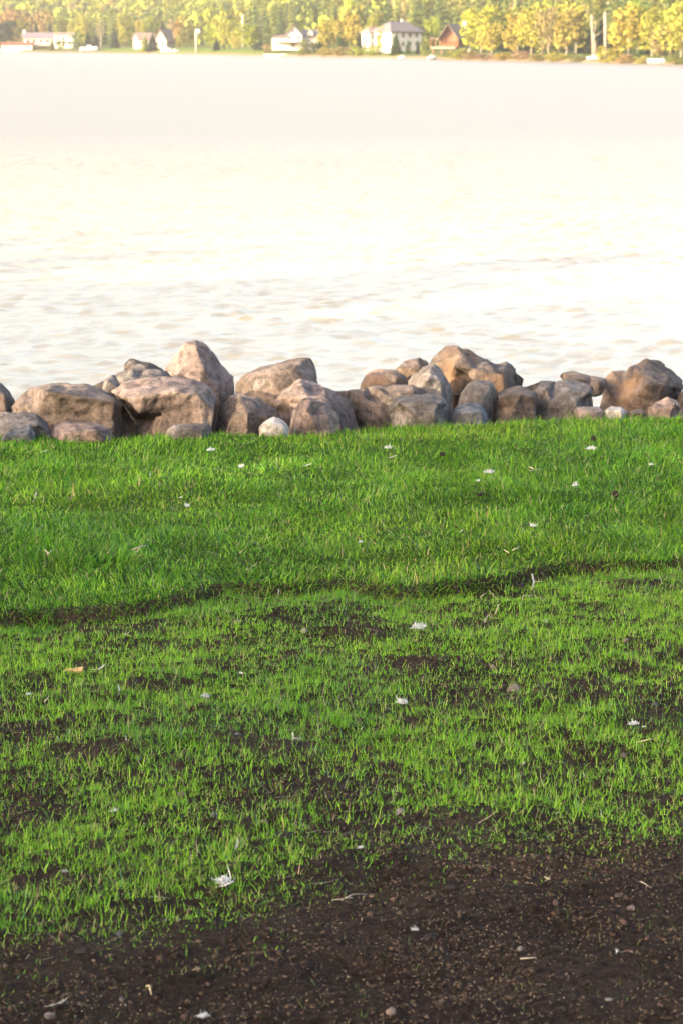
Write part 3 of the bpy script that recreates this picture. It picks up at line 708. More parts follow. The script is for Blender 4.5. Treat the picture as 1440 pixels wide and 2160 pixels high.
# shoots come up in small tufts
x = x + .010*vn2(x*60, y*60, 107); y = y + .010*vn2(x*60+5, y*60, 108); n = len(x)
hg = 1.0 + .35*fbm2(x*5, y*5, 3, 109)
ln = np.clip(rng.gamma(4, .0043, n), .005, .046)*np.clip(hg, .5, 1.5)
db = y - bare_y(x); ln = ln*(.55 + .45*sstep(-.12, .25, db))*(1 - .15*sstep(5.4, 6.4, y))
az = rng.uniform(0, 6.283, n); lean = np.abs(rng.normal(.18, .26, n)); curl = np.abs(rng.normal(.35, .38, n))
fl = rng.random(n) < .26; lean = np.where(fl, rng.uniform(.7, 1.35, n), lean); curl = np.where(fl, rng.uniform(.1, .9, n), curl)
c = cols(n, YG); old = sstep(.0, .45, fbm2(x*2.4, y*2.4, 3, 111))[:, None]; c = c*(1 - .35*old*np.array([.7, .5, 0]))
V, Q, T, C = blades(x, y, ground_z(x, y), ln, rng.uniform(.0011, .0023, n), az, lean, curl, c, 2)
# stray shoots on the bare soil
x, y = scatter(11000, -1.1, 1.1, 3.4, 5.2)
keep = (y < bare_y(x)+.08) & (rng.random(len(x)) < np.clip(.25+1.1*fbm2(x*6, y*6, 2, 113), .04, 1)); x, y = x[keep], y[keep]; k0 = len(x)
x = np.concatenate([x, x+.006]); y = np.concatenate([y, y+.003]); n = len(x)
V2, Q2, T2, C2 = blades(x, y, ground_z(x, y), rng.gamma(3, .0032, n), rng.uniform(.0009, .0017, n), rng.uniform(0, 6.28, n), np.abs(rng.normal(.35, .4, n)), np.abs(rng.normal(.3, .4, n)), cols(n, [(.35, (.11, .15, .03)), (.45, (.15, .12, .06)), (.2, (.07, .13, .03))]), 3)
k = len(V)
young = link('young_grass', mesh_np('young_grass', np.concatenate([V, V2]), tris=np.concatenate([T, T2+k]), quads=np.concatenate([Q, Q2+k]), col=np.concatenate([C, C2])), M['blade'])
tag(young, 'thin bright shoots of newly sown grass', 'grass', kind='stuff')

# dry clippings and dead leaves of grass lying in the lawn
x, y = scatter(5200, -2.2, 2.2, 3.9, 10.4)
keep = (y > bare_y(x)-.1) & (y < edge_y(x)) & (np.abs(x) < .15*y+.3); x, y = x[keep], y[keep]; n = len(x)
zz = ground_z(x, y, False) + np.where(y > sod_y(x), rng.uniform(.012, .034, n), rng.uniform(.003, .010, n))
V, Q, T, C = blades(x, y, zz, rng.uniform(.015, .06, n), rng.uniform(.0012, .0024, n), rng.uniform(0, 6.28, n), rng.uniform(1.2, 1.6, n), rng.normal(.0, .5, n), cols(n, [(.6, (.20, .17, .085)), (.25, (.13, .115, .06)), (.15, (.30, .26, .16))], .3), 3)
thatch = link('grass_clippings', mesh_np('grass_clippings', V, tris=T, quads=Q, col=C), M['bits'])
tag(thatch, 'dry straw coloured grass clippings', 'clippings', kind='stuff')

# ------------------------------------------------------------------ crumbs of soil and sown seed
def lumps(x, y, z, s, sub, colr, flat=.7):
    V0, T0 = ICO[sub]; n = len(x); m_ = len(V0)
    a = rng.uniform(0, 6.28, n); ca, sa = np.cos(a)[:, None], np.sin(a)[:, None]
    j = 1 + .28*rng.normal(size=(n, m_))
    st = rng.uniform(.7, 1.35, (n, 3))
    P = V0[None]*j[:, :, None]*st[:, None, :]
    X = P[..., 0]*ca - P[..., 1]*sa; Y = P[..., 0]*sa + P[..., 1]*ca
    P = np.stack([X*s[:, None] + x[:, None], Y*s[:, None] + y[:, None], P[..., 2]*s[:, None]*flat + (z + s*.10)[:, None]], -1)
    T = (T0[None] + (np.arange(n)*m_)[:, None, None]).reshape(-1, 3)
    return P.reshape(-1, 3), T, np.repeat(colr, m_, 0)
SOILC = [(.50, (.056, .039, .029)), (.24, (.080, .056, .042)), (.23, (.032, .022, .017)), (.03, (.12, .088, .065))]
x, y = scatter(140000, -1.25, 1.25, 3.4, 6.3)
barren = np.where(y < bare_y(x)-.1, 1.0, np.clip(.75 - young_density(x, y), .03, 1)*.8)*(y < sod_y(x))
keep = (rng.random(len(x)) < barren*np.clip(.45+1.1*fbm2(x*7, y*7, 3, 121), .05, 1)) & (np.abs(x) < .15*y+.25); x, y = x[keep], y[keep]; n = len(x)
s = np.clip(rng.lognormal(-6.35, .5, n), .0010, .0075)
V, T, C = lumps(x, y, ground_z(x, y), s, 1, cols(n, SOILC, .25))
crumbs = link('soil_crumbs', mesh_np('soil_crumbs', V, tris=T, col=C, smooth=True), M['crumb'])
tag(crumbs, 'loose crumbs of dark brown soil', 'soil', kind='stuff')
x, y = scatter(42000, -1.5, 1.5, 3.4, 6.2)
barren = np.where(y < bare_y(x)+.05, 1.0, np.clip(.6 - young_density(x, y), .02, 1))*(y < sod_y(x)-.05)
keep = (rng.random(len(x)) < barren*np.clip(.55+1.1*fbm2(x*4, y*4, 3, 131), .05, 1)) & (np.abs(x) < .15*y+.25); x, y = x[keep], y[keep]; n = len(x)
V0 = np.array([[-1, 0, 0], [-.3, -.28, .05], [.45, -.24, .05], [1, 0, .1], [.45, .24, .05], [-.3, .28, .05], [0, 0, .30], [0, 0, -.2]])
T0 = np.array([[0,1,6],[1,2,6],[2,3,6],[3,4,6],[4,5,6],[5,0,6],[1,0,7],[2,1,7],[3,2,7],[4,3,7],[5,4,7],[0,5,7]])
a = rng.uniform(0, 6.28, n); tl = rng.normal(0, .45, n); s = rng.uniform(.0018, .0033, n)
X = V0[None, :, 0]*np.cos(tl)[:, None] - V0[None, :, 2]*np.sin(tl)[:, None]; Z = V0[None, :, 0]*np.sin(tl)[:, None] + V0[None, :, 2]*np.cos(tl)[:, None]; Y = np.repeat(V0[None, :, 1], n, 0)
gz = ground_z(x, y)
P_ = np.stack([(X*np.cos(a)[:, None] - Y*np.sin(a)[:, None])*s[:, None] + x[:, None], (X*np.sin(a)[:, None] + Y*np.cos(a)[:, None])*s[:, None] + y[:, None], Z*s[:, None] + (gz + .0022)[:, None]], -1)
C = np.repeat(cols(n, [(.6, (.20, .14, .082)), (.25, (.32, .24, .15)), (.15, (.13, .088, .052))], .3), 8, 0)
seeds = link('grass_seed', mesh_np('grass_seed', P_.reshape(-1, 3), tris=(T0[None] + (np.arange(n)*8)[:, None, None]).reshape(-1, 3), col=C), M['bits'])
tag(seeds, 'tan grass seed strewn over the soil', 'seed', kind='stuff')

# ------------------------------------------------------------------ small things lying on the ground
def spot(px, py, lift=0.0):
    """ground point seen at a pixel (two passes to include the ground's own height)"""
    z = 0.0
    for _ in range(4):
        x, y = on_z(px, py, z); z = float(ground_z(np.array([x]), np.array([y]), False)[0])
        if y > float(sod_y(np.array([x]))[0]): z += lift
    return x, y, z
def grasslift(x, y): return .018 if y > float(sod_y(np.array([x]))[0]) else 0.0
M['feather'] = leafmat('feather_down', .35, .7, .2)
def feather_mesh(seed, L_, kind):
    """kind 'plume': curved shaft with loose vane; 'tuft': fluffy ball of down; 'curl': bent quill with a small vane"""
    r = np.random.default_rng(seed); V = []; T = []; C = []
    def sliver(p, d, l, w, bend, c):
        d = d/np.linalg.norm(d); s = np.cross(d, r.normal(size=3)); s /= np.linalg.norm(s); e = r.normal(size=3)*bend
        m1 = p + d*l*.55 + e*l*.25; t = p + d*l + e*l*.8
        b = len(V); V.extend([p - s*w*.5, p + s*w*.5, m1 + s*w*.45, m1 - s*w*.45, t])
        T.extend([(b, b+1, b+2), (b, b+2, b+3), (b+3, b+2, b+4)]); C.extend([c]*5)
    white = lambda: np.array([.76, .74, .72])*r.uniform(.68, 1.05)
    if kind == 'tuft':
        for k in range(150):
            d = r.normal(size=3); d[2] = abs(d[2])*.9 + .25
            sliver(np.array([r.normal(0, .20)*L_, r.normal(0, .13)*L_, .05*L_ + abs(r.normal(0, .10))*L_]), d, L_*r.uniform(.10, .30)*(1.7 if r.random() < .07 else 1), L_*.06, .5, white())
    else:
        n = 9; ang = r.uniform(.5, 1.1) if kind == 'plume' else r.uniform(1.3, 2.2); up = r.uniform(.25, .6)
        pts = []; p = np.zeros(3); a0 = -ang/2
        for i in range(n+1):
            a = a0 + ang*i/n; pts.append(p.copy()); p = p + np.array([math.cos(a), math.sin(a)*.6, math.sin(a+.3)*up])*L_/n
        pts = np.array(pts); pts[:, 2] -= pts[:, 2].min()
        for i in range(n):
            d = pts[i+1]-pts[i]; sliver(pts[i], d, np.linalg.norm(d)*1.05, L_*.05*(1-.08*i), .0, np.array([.62, .56, .46]))
            if i < (2 if kind == 'plume' else 4): continue
            t = d/np.linalg.norm(d); sd = np.cross(t, [0, 0.25, 1]); sd /= np.linalg.norm(sd)
            for k in range(9 if kind == 'plume' else 6):
                q = pts[i] + d*r.random(); sg = 1 if k % 2 else -1
                sliver(q, sd*sg + t*r.uniform(.5, 1.0) + r.normal(size=3)*.22, L_*r.uniform(.16, .30)*math.sin(math.pi*min(.97, (i+1)/(n+1)))**.5, L_*.035, .25, white())
    return mesh_np('feather', np.array(V), tris=np.array(T), col=np.array(C))
fgroup = 'white feathers scattered over the lawn'
FE = [ # px, py, length px, kind, turn, label
 (70,1076,26,'curl',1.1,'white curled feather standing in the lawn by the picture edge'),
 (445,966,18,'tuft',0,'white feather tuft in the upper lawn below the thin grey slab'),
 (511,1001,15,'tuft',1,'small white feather in the upper lawn, next down from the tuft by the slab'),
 (636,999,22,'plume',.3,'flat white feather in the upper lawn below the chipped rock'),
 (316,1026,18,'curl',1.3,'thin upright white feather in the lawn below the broad pink boulder'),
 (87,967,16,'plume',.2,'small white feather in the lawn below the low pink flat stone'),
 (374,1067,13,'plume',.6,'tiny white feather, upper one of a close pair in the lawn'),
 (396,1085,15,'tuft',2,'tiny white feather, lower one of a close pair in the lawn'),
 (818,960,16,'tuft',0,'white feather in the lawn below mid row, upper of two in line'),
 (817,980,18,'plume',.1,'white feather in the lawn below mid row, lower of two in line'),
 (1030,1014,20,'tuft',.5,'ragged white feather in the lawn below the small purple rock'),
 (1007,1031,10,'tuft',.5,'speck of white down beside the ragged feather'),
 (1211,1041,18,'tuft',1,'white down tuft in the lawn left of the black lump'),
 (1245,963,20,'tuft',0,'bright white tuft in the lawn below the flat pinkish stone'),
 (1422,883,16,'curl',1.2,'white feather at the lawn top near the picture edge'),
 (1372,996,10,'tuft',.4,'speck of white down high in the lawn, nearest the picture edge'),
 (1121,1222,36,'plume',1.4,'tall white feather standing on its quill at the turf edge'),
 (1123,1128,16,'tuft',.4,'white down speck in the lawn above the tall standing feather'),
 (963,1139,14,'curl',.4,'small grey white feather in mid lawn'),
 (760,1162,11,'tuft',.8,'tiny white down speck in the centre of the lawn'),
 (586,1268,20,'curl',1.4,'small upright white feather just before the turf edge'),
 (883,1335,32,'tuft',0,'plump ball of white down on the young grass'),
 (1150,1325,26,'tuft',.9,'spiky white feather tuft on the young grass'),
 (1105,1264,22,'curl',-.7,'small bent white feather below the tall standing one'),
 (163,1361,14,'curl',1.2,'tiny white feather above the tan bark chip'),
 (256,1347,18,'plume',.2,'faint white feather near the dark strip of soil'),
 (196,1421,30,'curl',.5,'grey white curled feather touching the tan bark chip'),
 (251,1476,26,'curl',1.4,'upright narrow white feather below the bark chip'),
 (433,1480,20,'tuft',.2,'white feather tuft in the young grass left of centre'),
 (61,1474,12,'tuft',.2,'tiny white down speck near the picture edge in young grass'),
 (509,1429,10,'tuft',.1,'tiny white speck of down in the bright green patch'),
 (847,1493,26,'tuft',.0,'cream rounded lump of down left of the bare patch'),
 (758,1552,14,'curl',1.0,'tiny white feather in the middle of the young grass'),
 (1334,1538,22,'tuft',.5,'white spiky tuft in young grass by the picture edge'),
 (1357,1543,9,'tuft',.5,'speck of white down right beside the spiky tuft'),
 (615,1580,30,'curl',1.3,'bent pale quill above the brown bare patch'),
 (267,1576,18,'curl',1.5,'thin upright white feather in patchy grass'),
 (145,1558,13,'curl',1.2,'thin white feather sliver, one of two by the left edge'),
 (122,1574,14,'curl',1.3,'thin white feather sliver, lower of two by the left edge'),
 (495,1806,28,'plume',1.2,'small pointed white feather above the big double feather'),
 (455,1882,38,'plume',.2,'left vane of the big fluffy white double feather'),
 (473,1874,38,'tuft',.5,'right plume of the big fluffy white double feather'),
 (137,1850,14,'tuft',.4,'small white down speck in the tall young grass'),
 (430,2152,26,'tuft',.3,'white scrap of down on bare soil at the bottom edge'),
 (92,2128,50,'plume',.1,'dirty grey white feather flattened into the soil'),
 (873,1967,16,'tuft',.1,'small white scrap beside a dark clod on bare soil'),
 (1307,2022,26,'tuft',.2,'lilac white scrap of down on the bare soil'),
 (760,1799,12,'tuft',.2,'tiny white speck where grass meets bare soil'),
 (1096,1622,14,'curl',.8,'tiny white feather deep in the young grass'),
 (242,1722,18,'tuft',.6,'yellowish white tuft in the left young grass'),
]
for i, (px, py, lp, kind, tu, lab) in enumerate(FE):
    x, y, z = spot(px, py, .02); L_ = lp*math.hypot(y, CAMZ)/F*1.0
    o = link('feather', feather_mesh(700+i, L_, kind), M['feather'])
    o.location = (x, y, z + .004 + grasslift(x, y)*.9 + (.006 if y > float(bare_y(np.array([x]))[0]) else 0)); 
    if kind != 'tuft': o.rotation_euler = (0, -tu if tu > .9 else -.15, 0 if tu > .9 else tu)
    else: o.rotation_euler = (0, 0, tu)
    o.color = (1, 1, 1, 1) if i not in (44, 42) else (.55, .55, .5, 1)
    tag(o, lab, 'feather', fgroup)

def pebble(px, py, wpx, hpx, mat, label, seed, name='pebble', cat='pebble', group='stones lying on the soil and grass', rough=.5, tilt=0.0):
    x, y, z = spot(px, py, .0); k = math.hypot(y, CAMZ)/F
    V, T = ICO[4 if wpx > 18 else 3]; g = np.random.default_rng(seed)
    w, h = wpx*k*.5, hpx*k*.62; p = V*np.array([w, w*g.uniform(.6, .85), h])
    for _ in range(7):
        n_ = g.normal(size=3); n_ /= np.linalg.norm(n_); s = p@n_; d = g.uniform(.72, .95)*s.max(); p = p - np.maximum(s-d, 0)[:, None]*n_*.95
    q = p*(2/w) + seed; p = p*(1 + rough*.12*fbm3(q[:, 0], q[:, 1], q[:, 2], 3, seed))[:, None]
    o = link(name, mesh_np(name, p, tris=T, smooth=True), M[mat])
    o.location = (x, y, z + h*.55 + grasslift(x, y)); o.rotation_euler = (0, tilt, g.uniform(-.4, .4))
    return tag(o, label, cat, group)
M['clod'] = plain('dark_clod', (.020, .016, .015), .9, .4, 150, .2, .8, .004)
PB = [
 (1083,1464,34,22,'rock_tan','tan grey angular stone at the edge of the round bare patch',.35),
 (500,1555,17,11,'rock_blue','smooth blue grey pebble above the centre bare patch',0),
 (630,1562,22,8,'rock_grey','flat grey pebble above the brown bare patch, beside the bent quill',0),
 (383,1680,18,12,'rock_pink','rounded brown pink pebble left of the brown bare patch',0),
 (451,1722,14,9,'rock_blue','small slate pebble in the young grass',0),
 (560,1740,16,13,'rock_rust_sun','reddish round pebble below the brown bare patch',0),
 (642,1334,15,10,'rock_tan','round tan pebble below the turf edge',0),
 (503,1314,14,8,'rock_grey','tan pebble in the strip of soil at the turf edge',0),
 (710,1779,22,7,'rock_rust_sun','flat reddish stone at the lower end of the brown bare patch',0),
 (1097,2006,15,11,'rock_grey','round grey pebble in the middle of the bare soil',0),
 (1284,2118,26,14,'rock_tan','tan blunt stone on bare soil near the bottom corner',.1),
 (1179,1724,32,12,'rock_blue','long dark stone with pale end where grass thins',.1),
 (843,1720,22,17,'rock_grey','speckled grey stone at the grass fringe',.2),
 (1306,1892,22,9,'rock_rust_sun','flat reddish stone on bare soil, upper of two',0),
 (1330,1918,20,9,'rock_pink','flat pinkish stone on bare soil, lower of two',0),
 (1291,1834,14,8,'rock_blue','small blue grey pebble at the thin grass fringe',0),
 (1394,1832,16,9,'rock_grey','grey pebble at the thin grass fringe near the edge',0),
 (107,2147,26,14,'rock_grey','grey stone beside the dirty flattened feather',0),
 (1314,1600,16,14,'rock_rust_sun','reddish brown pebble in the young grass',.4),
 (925,1406,18,6,'rock_pink','flat tan pebble above the round bare patch',0),
 (1038,1410,12,9,'rock_pink','small pinkish pebble behind the round bare patch',0),
 (1073,1482,14,12,'rock_rust_sun','rust coloured chip just below the angular stone',.5),
 (1381,1489,16,9,'rock_blue','dark grey pebble on bare soil near the edge',0),
 (990,1694,18,9,'rock_rust_sun','brown pebble low in the young grass',0),
 (1053,1696,16,9,'rock_grey','pale grey pebble low in the young grass',0),
 (1320,1355,14,10,'rock_brown','brown pebble in the bright young grass',0),
 (824,2142,22,20,'rock_tan','mottled tan lump on soil at the bottom edge',.5),
 (258,2110,12,8,'rock_grey','small grey pebble on the bottom soil',0),
 (168,2122,12,10,'rock_orange_sun','small orange tan pebble on the bottom soil',0),
 (198,2032,11,9,'rock_orange_sun','small orange pebble below the ragged grass fringe',0),
 (1360,1338,10,8,'rock_blue','tiny dark pebble in the bright young grass',0),
 (252,1972,16,8,'rock_blue','slate pebble in the ragged grass fringe',0),
 (130,1873,16,10,'rock_blue','dark rounded pebble in the tall young grass',0),
]
for i, (px, py, w, h, mt, lab, tl) in enumerate(PB): pebble(px, py, w, h, mt, lab, 900+i, tilt=tl)
CL = [(1296,1057,14,13,'black lump of goose dropping in the upper lawn'), (1098,1220,20,16,'black goose dropping beside the tall standing feather'), (821,900,14,14,'dark goose dropping at the lawn top below mid row'),  # these lumps are goose droppings, built like the clods
      (1425,1288,14,14,'dark goose dropping in young grass at the picture edge'), (932,970,14,8,'dark flat clod high in the lawn'), (1250,938,12,10,'small dark clod near the lawn top'),
      (1012,1055,16,7,'dark flat clod in the upper lawn beside white specks'), (905,1985,30,18,'large dark clod on the bare soil beside a white scrap'), (115,1338,14,10,'dark clod in the soil strip by the turf edge'),
      (600,1768,46,14,'long brown clod below the reddish pebble'), (175,2020,36,22,'crumbly brown clod below the ragged grass fringe'), (526,1528,18,14,'dark clod above the blue grey pebble'), (948,1877,26,12,'dark clod on the upper bare soil')]
for i, (px, py, w, h, lab) in enumerate(CL): pebble(px, py, w, h, 'clod', lab, 960+i, 'dark_lump', 'clod', 'dark clods of earth', 1.6)
# bark chip and straws
M['chip'] = plain('bark_chip', (.42, .26, .12), .8, .35, 90, .3, .6, .003)
def stalk(pts_px, wpx, colr, label, name='dry_stalk', cat='stalk', lift=.012, group='dry stalks on the lawn'):
    mb = MB(); W_ = []; o0 = None
    for run in pts_px:
        P3 = []; 
        for j, (px, py) in enumerate(run):
            x, y, z = spot(px, py, .02); P3.append(Vector((x, y, z + grasslift(x, y) + lift*(1 + .5*math.sin(j*1.7)))))
        if o0 is None: o0 = P3[0].copy()
        k = math.hypot(P3[0].y, CAMZ)/F; n = len(P3)
        mb.tube([p-o0 for p in P3], [wpx*k*.5*(1-.5*i/max(1, n-1)) for i in range(n)], 5)
    o = mb.build(name, colr, None, True); o.location = o0
    return tag(o, label, cat, group)
M['straw'] = plain('straw', (.42, .34, .19), .6, .2, 120, .4, .2, .001)
M['straw2'] = plain('straw_grey', (.33, .27, .20), .7, .25, 120, .3, .3, .001)
stalk([[(1115,1002),(1124,1010),(1142,1007)],[(1124,1010),(1116,1013)]], 3, M['straw'], 'forked tan straw in the upper lawn')
stalk([[(1080,1181),(1096,1176)],[(1062,1180),(1072,1191)]], 3, M['straw'], 'short tan straws at the yellow turf edge')
stalk([[(1012,1268),(1030,1258),(1046,1238)]], 3, M['straw2'], 'tan straw leaning out of the turf edge')
stalk([[(1044,1302),(1050,1288),(1056,1282)]], 3, M['straw'], 'bent straw stub below the turf edge')
stalk([[(1126,1228),(1142,1238)]], 2.5, M['straw2'], 'straw crossing the foot of the tall feather')
stalk([[(1020,1322),(1028,1310),(1040,1312)]], 3, M['straw2'], 'hooked grey straw on the young grass')
stalk([[(720,1912),(742,1906),(752,1897),(775,1893)],[(742,1906),(700,1918)]], 3, M['straw2'], 'curled dry stalk in the grass fringe')
stalk([[(1148,1862),(1158,1874)],[(1158,1862),(1150,1876)]], 3, M['straw'], 'pale crossed twig on the bare soil')
stalk([[(1348,1872),(1354,1880),(1372,1884)]], 3, M['straw2'], 'thin brown twig on bare soil near the picture edge')
stalk([[(310,2094),(316,2100),(320,2110)]], 5, M['straw'], 'short bent pale stem on the bottom soil')
stalk([[(1096,2036),(1130,2040)]], 4, M['straw2'], 'straight tan stem on the bare soil')
stalk([[(1340,1577),(1372,1574),(1384,1572)]], 3, M['straw'], 'orange tan stem lying in the young grass')
stalk([[(95,590+900),(104,1484)],], 3, M['straw'], 'short straw in the lower young grass')
stalk([[(280,1180),(300,1176),(312,1170)],[(290,1184),(298,1176)]], 3, M['straw2'], 'pale branched straw in mid lawn')
stalk([[(100,1190),(112,1184)],[(96,1180),(104,1194)]], 3, M['straw2'], 'pinkish crossed stalks in mid lawn')
mb = MB()
x, y, z = spot(155, 1426); k = math.hypot(y, CAMZ)/F
ol = [(-22,-1),(-14,-5),(2,-6),(18,-8),(22,-3),(20,3),(8,4),(-8,3)]
n = len(ol); up = [(a*k, -b_*k*1.2, .004 + .004*math.sin(i*2.1)) for i, (a, b_) in enumerate(ol)]; dn = [(p[0]*.96, p[1]*.9, p[2]-.006) for p in up]
mb.add(up + dn + [(0, 0, .010)], [(i, (i+1) % n, 2*n) for i in range(n)][::1] + [(i+n, (i+1) % n + n, (i+1) % n, i) for i in range(n)] + [tuple(range(2*n-1, n-1, -1))])
o = mb.build('bark_chip', M['chip']); o.location = (x, y, z+.012); o.rotation_euler = (.35, -.12, 0)
tag(o, 'flat orange tan bark chip in the young grass', 'bark chip')

# ------------------------------------------------------------------ buildings on the far shore
def wallmat(n, c): return plain(n, c, .8, .06, 1.5, .2, .1, .01)
M['w_white'] = wallmat('wall_white', (.50, .47, .43)); M['w_cream'] = wallmat('wall_cream', (.42, .36, .28)); M['w_grey'] = wallmat('wall_grey', (.42, .40, .38))
M['w_log'] = plain('log_orange', (.20, .08, .04), .7, .2, 3); M['r_grey'] = plain('roof_grey', (.10, .088, .10), .8, .15, 3); M['r_mauve'] = plain('roof_mauve', (.13, .10, .125), .8, .12, 3)
M['r_tan'] = plain('roof_tan', (.17, .12, .10), .8, .12, 3); M['r_red'] = plain('roof_red', (.20, .045, .03), .7, .12, 3); M['stone_f'] = plain('foundation', (.28, .24, .20), .9, .2, 2)
M['wood_f'] = plain('deck_wood', (.30, .22, .15), .8, .2, 3); M['door'] = plain('door_brown', (.16, .11, .09), .6, .1, 3); M['hull'] = plain('hull_white', (.74, .72, .68), .4, .05, 2)
M['pole'] = plain('pole_pale', (.34, .28, .23), .7, .1, 3); M['hull2'] = plain('hull_grey', (.36, .38, .36), .5, .1, 2)
m, nt, N, L, P = newmat('window_glass'); M['glass'] = m
P.inputs['Base Color'].default_value = (.03, .035, .045, 1); P.inputs['Roughness'].default_value = .08
tc = N.new('ShaderNodeTexCoord').outputs['Object']; L.new(bump(N, L, noise(N, L, tc, .8, 2).outputs[0], .1, .02), P.inputs['Normal'])

def window(par, x, y, z, w, h, nrm='f', frame='w_white'):
    """window on a wall: nrm f = front (-y), r = right (+x), l = left (-x)"""
    f = MB(); g = MB(); t = .05
    def bx(mb, a0, a1, z0, z1, d0, d1):
        if nrm == 'f': mb.box(x+a0, x+a1, y-d1, y-d0, z+z0, z+z1)
        elif nrm == 'r': mb.box(x+d0, x+d1, y+a0, y+a1, z+z0, z+z1)
        else: mb.box(x-d1, x-d0, y+a0, y+a1, z+z0, z+z1)
    bx(f, -w/2-t, w/2+t, -t, 0, .0, .07); bx(f, -w/2-t, w/2+t, h, h+t, .0, .07); bx(f, -w/2-t, -w/2, 0, h, .0, .07); bx(f, w/2, w/2+t, 0, h, .0, .07)
    bx(f, -.02, .02, 0, h, .021, .05)
    o = f.build('window', M[frame], par); bx(g, -w/2, w/2, 0, h, .004, .02); g.build('pane', M['glass'], o)
    return o
def prism_roof(w, d, z0, rise, over, thick=.18, hip=0.0):
    """gable roof, ridge along x; hip > 0 pulls the ridge ends in"""
    mb = MB(); W_, D_ = w/2+over, d/2+over; zb = z0 - rise*over/(d/2)
    for dz, fl in ((0, False), (thick, True)):
        pass
    lo = [(-W_, -D_, zb), (W_, -D_, zb), (W_, D_, zb), (-W_, D_, zb), (-W_+hip, 0, z0+rise), (W_-hip, 0, z0+rise)]
    up = [(a, b_, c+thick) for a, b_, c in lo]
    f = [(0,1,5,4), (2,3,4,5)]; 
    mb.add(up, f + ([(1,2,5), (3,0,4)] if hip else [])); mb.add(lo, [g[::-1] for g in f + ([(1,2,5), (3,0,4)] if hip else [])])
    e = [(0,1),(2,3)] + ([(1,2),(3,0)] if hip else [(1,5),(5,2),(3,4),(4,0)])
    mb.add(lo+up, [(a, b_, b_+6, a+6) for a, b_ in e])
    return mb
def gable_walls(w, d, h, rise):
    mb = MB(); x, y = w/2, d/2
    mb.add([(-x,-y,-.6),(x,-y,-.6),(x,y,-.6),(-x,y,-.6),(-x,-y,h),(x,-y,h),(x,y,h),(-x,y,h),(-x,0,h+rise),(x,0,h+rise)],
           [(0,1,5,4),(2,3,7,6),(1,2,6,9,5),(3,0,4,8,7),(4,5,9,8),(6,7,8,9)])
    return mb
def house(px, back, rz, label, name='house', cat='house', dz=0.0):
    x, y, z = far_pos(px, back); o = empty(name, (x, y, z+dz), rz); tag(o, label, cat, 'houses on the far shore'); return o, y/F
# long low house with mauve roof
o, k = house(93, 16, .10, 'long low pale house with mauve roof on the far shore', dz=.9)
gable_walls(58*k, 5, 15*k, 9*k).build('wall', M['w_cream'], o); prism_roof(58*k, 5, 15*k, 9*k, .4).build('roof', M['r_mauve'], o)
for a in (-20, -8, 6, 20): window(o, a*k, -2.5, 4*k, 7*k, 7*k)
mb = MB(); mb.box(-46*k, 30*k, -5.2, -2.56, -1.4*k, 0); mb.build('deck', M['wood_f'], o)
mb = MB(); mb.tube([(-27*k, 0, 18*k), (-27*k, 0, 30*k)], [.5, .4], 8); mb.build('chimney', M['w_white'], o)
# pale two storey house beside it
o, k = house(150, 22, -.12, 'pale two storey house with flat tan roof beside the mauve roof', dz=.3)
gable_walls(40*k, 5, 22*k, 5*k).build('wall', M['w_white'], o); prism_roof(40*k, 5, 22*k, 5*k, .4).build('roof', M['r_tan'], o)
for a in (-12, 0, 12): window(o, a*k, -2.5, 13*k, 6*k, 6*k); window(o, a*k, -2.5, 3*k, 6*k, 6*k)
mb = MB(); mb.box(-20*k, 20*k, -4.0, -2.56, 10*k, 10.8*k); mb.build('balcony', M['w_white'], o)
# boathouse with red roof
o, k = house(50, 3.0, .05, 'low white boathouse with red roof at the waterline', 'boathouse', 'boathouse', dz=.2)
gable_walls(62*k, 4, 10*k, 4*k).build('wall', M['w_white'], o); prism_roof(62*k, 4, 10*k, 4*k, .3).build('roof', M['r_red'], o)
mb = MB(); mb.box(-8*k, 9*k, -2.06, -2.004, 0, 8.5*k); mb.build('door', M['w_grey'], o)
for a in (-24, 22): window(o, a*k, -2.0, 4*k, 5*k, 4*k)
# half hidden cottage and gabled cottage
o, k = house(312, 26, .35, 'small pale cottage half hidden by dark spruces', 'cottage', dz=.3)
gable_walls(34*k, 5, 16*k, 12*k).build('wall', M['w_white'], o); prism_roof(34*k, 5, 16*k, 12*k, .4).build('roof', M['r_tan'], o)
for a in (-8, 8): window(o, a*k, -2.5, 5*k, 6*k, 7*k)
o, k = house(355, 22, math.pi/2 - .25, 'cream cottage with a steep tan gable facing the lake', 'cottage', dz=.5)
gable_walls(7, 26*k, 14*k, 20*k).build('wall', M['w_cream'], o); prism_roof(7, 26*k, 14*k, 20*k, .5).build('roof', M['r_tan'], o)
window(o, -3.5, 0, 15*k, 6*k, 8*k, 'l'); window(o, -3.5, -6*k, 3*k, 6*k, 7*k, 'l'); window(o, -3.5, 6*k, 3*k, 6*k, 7*k, 'l')
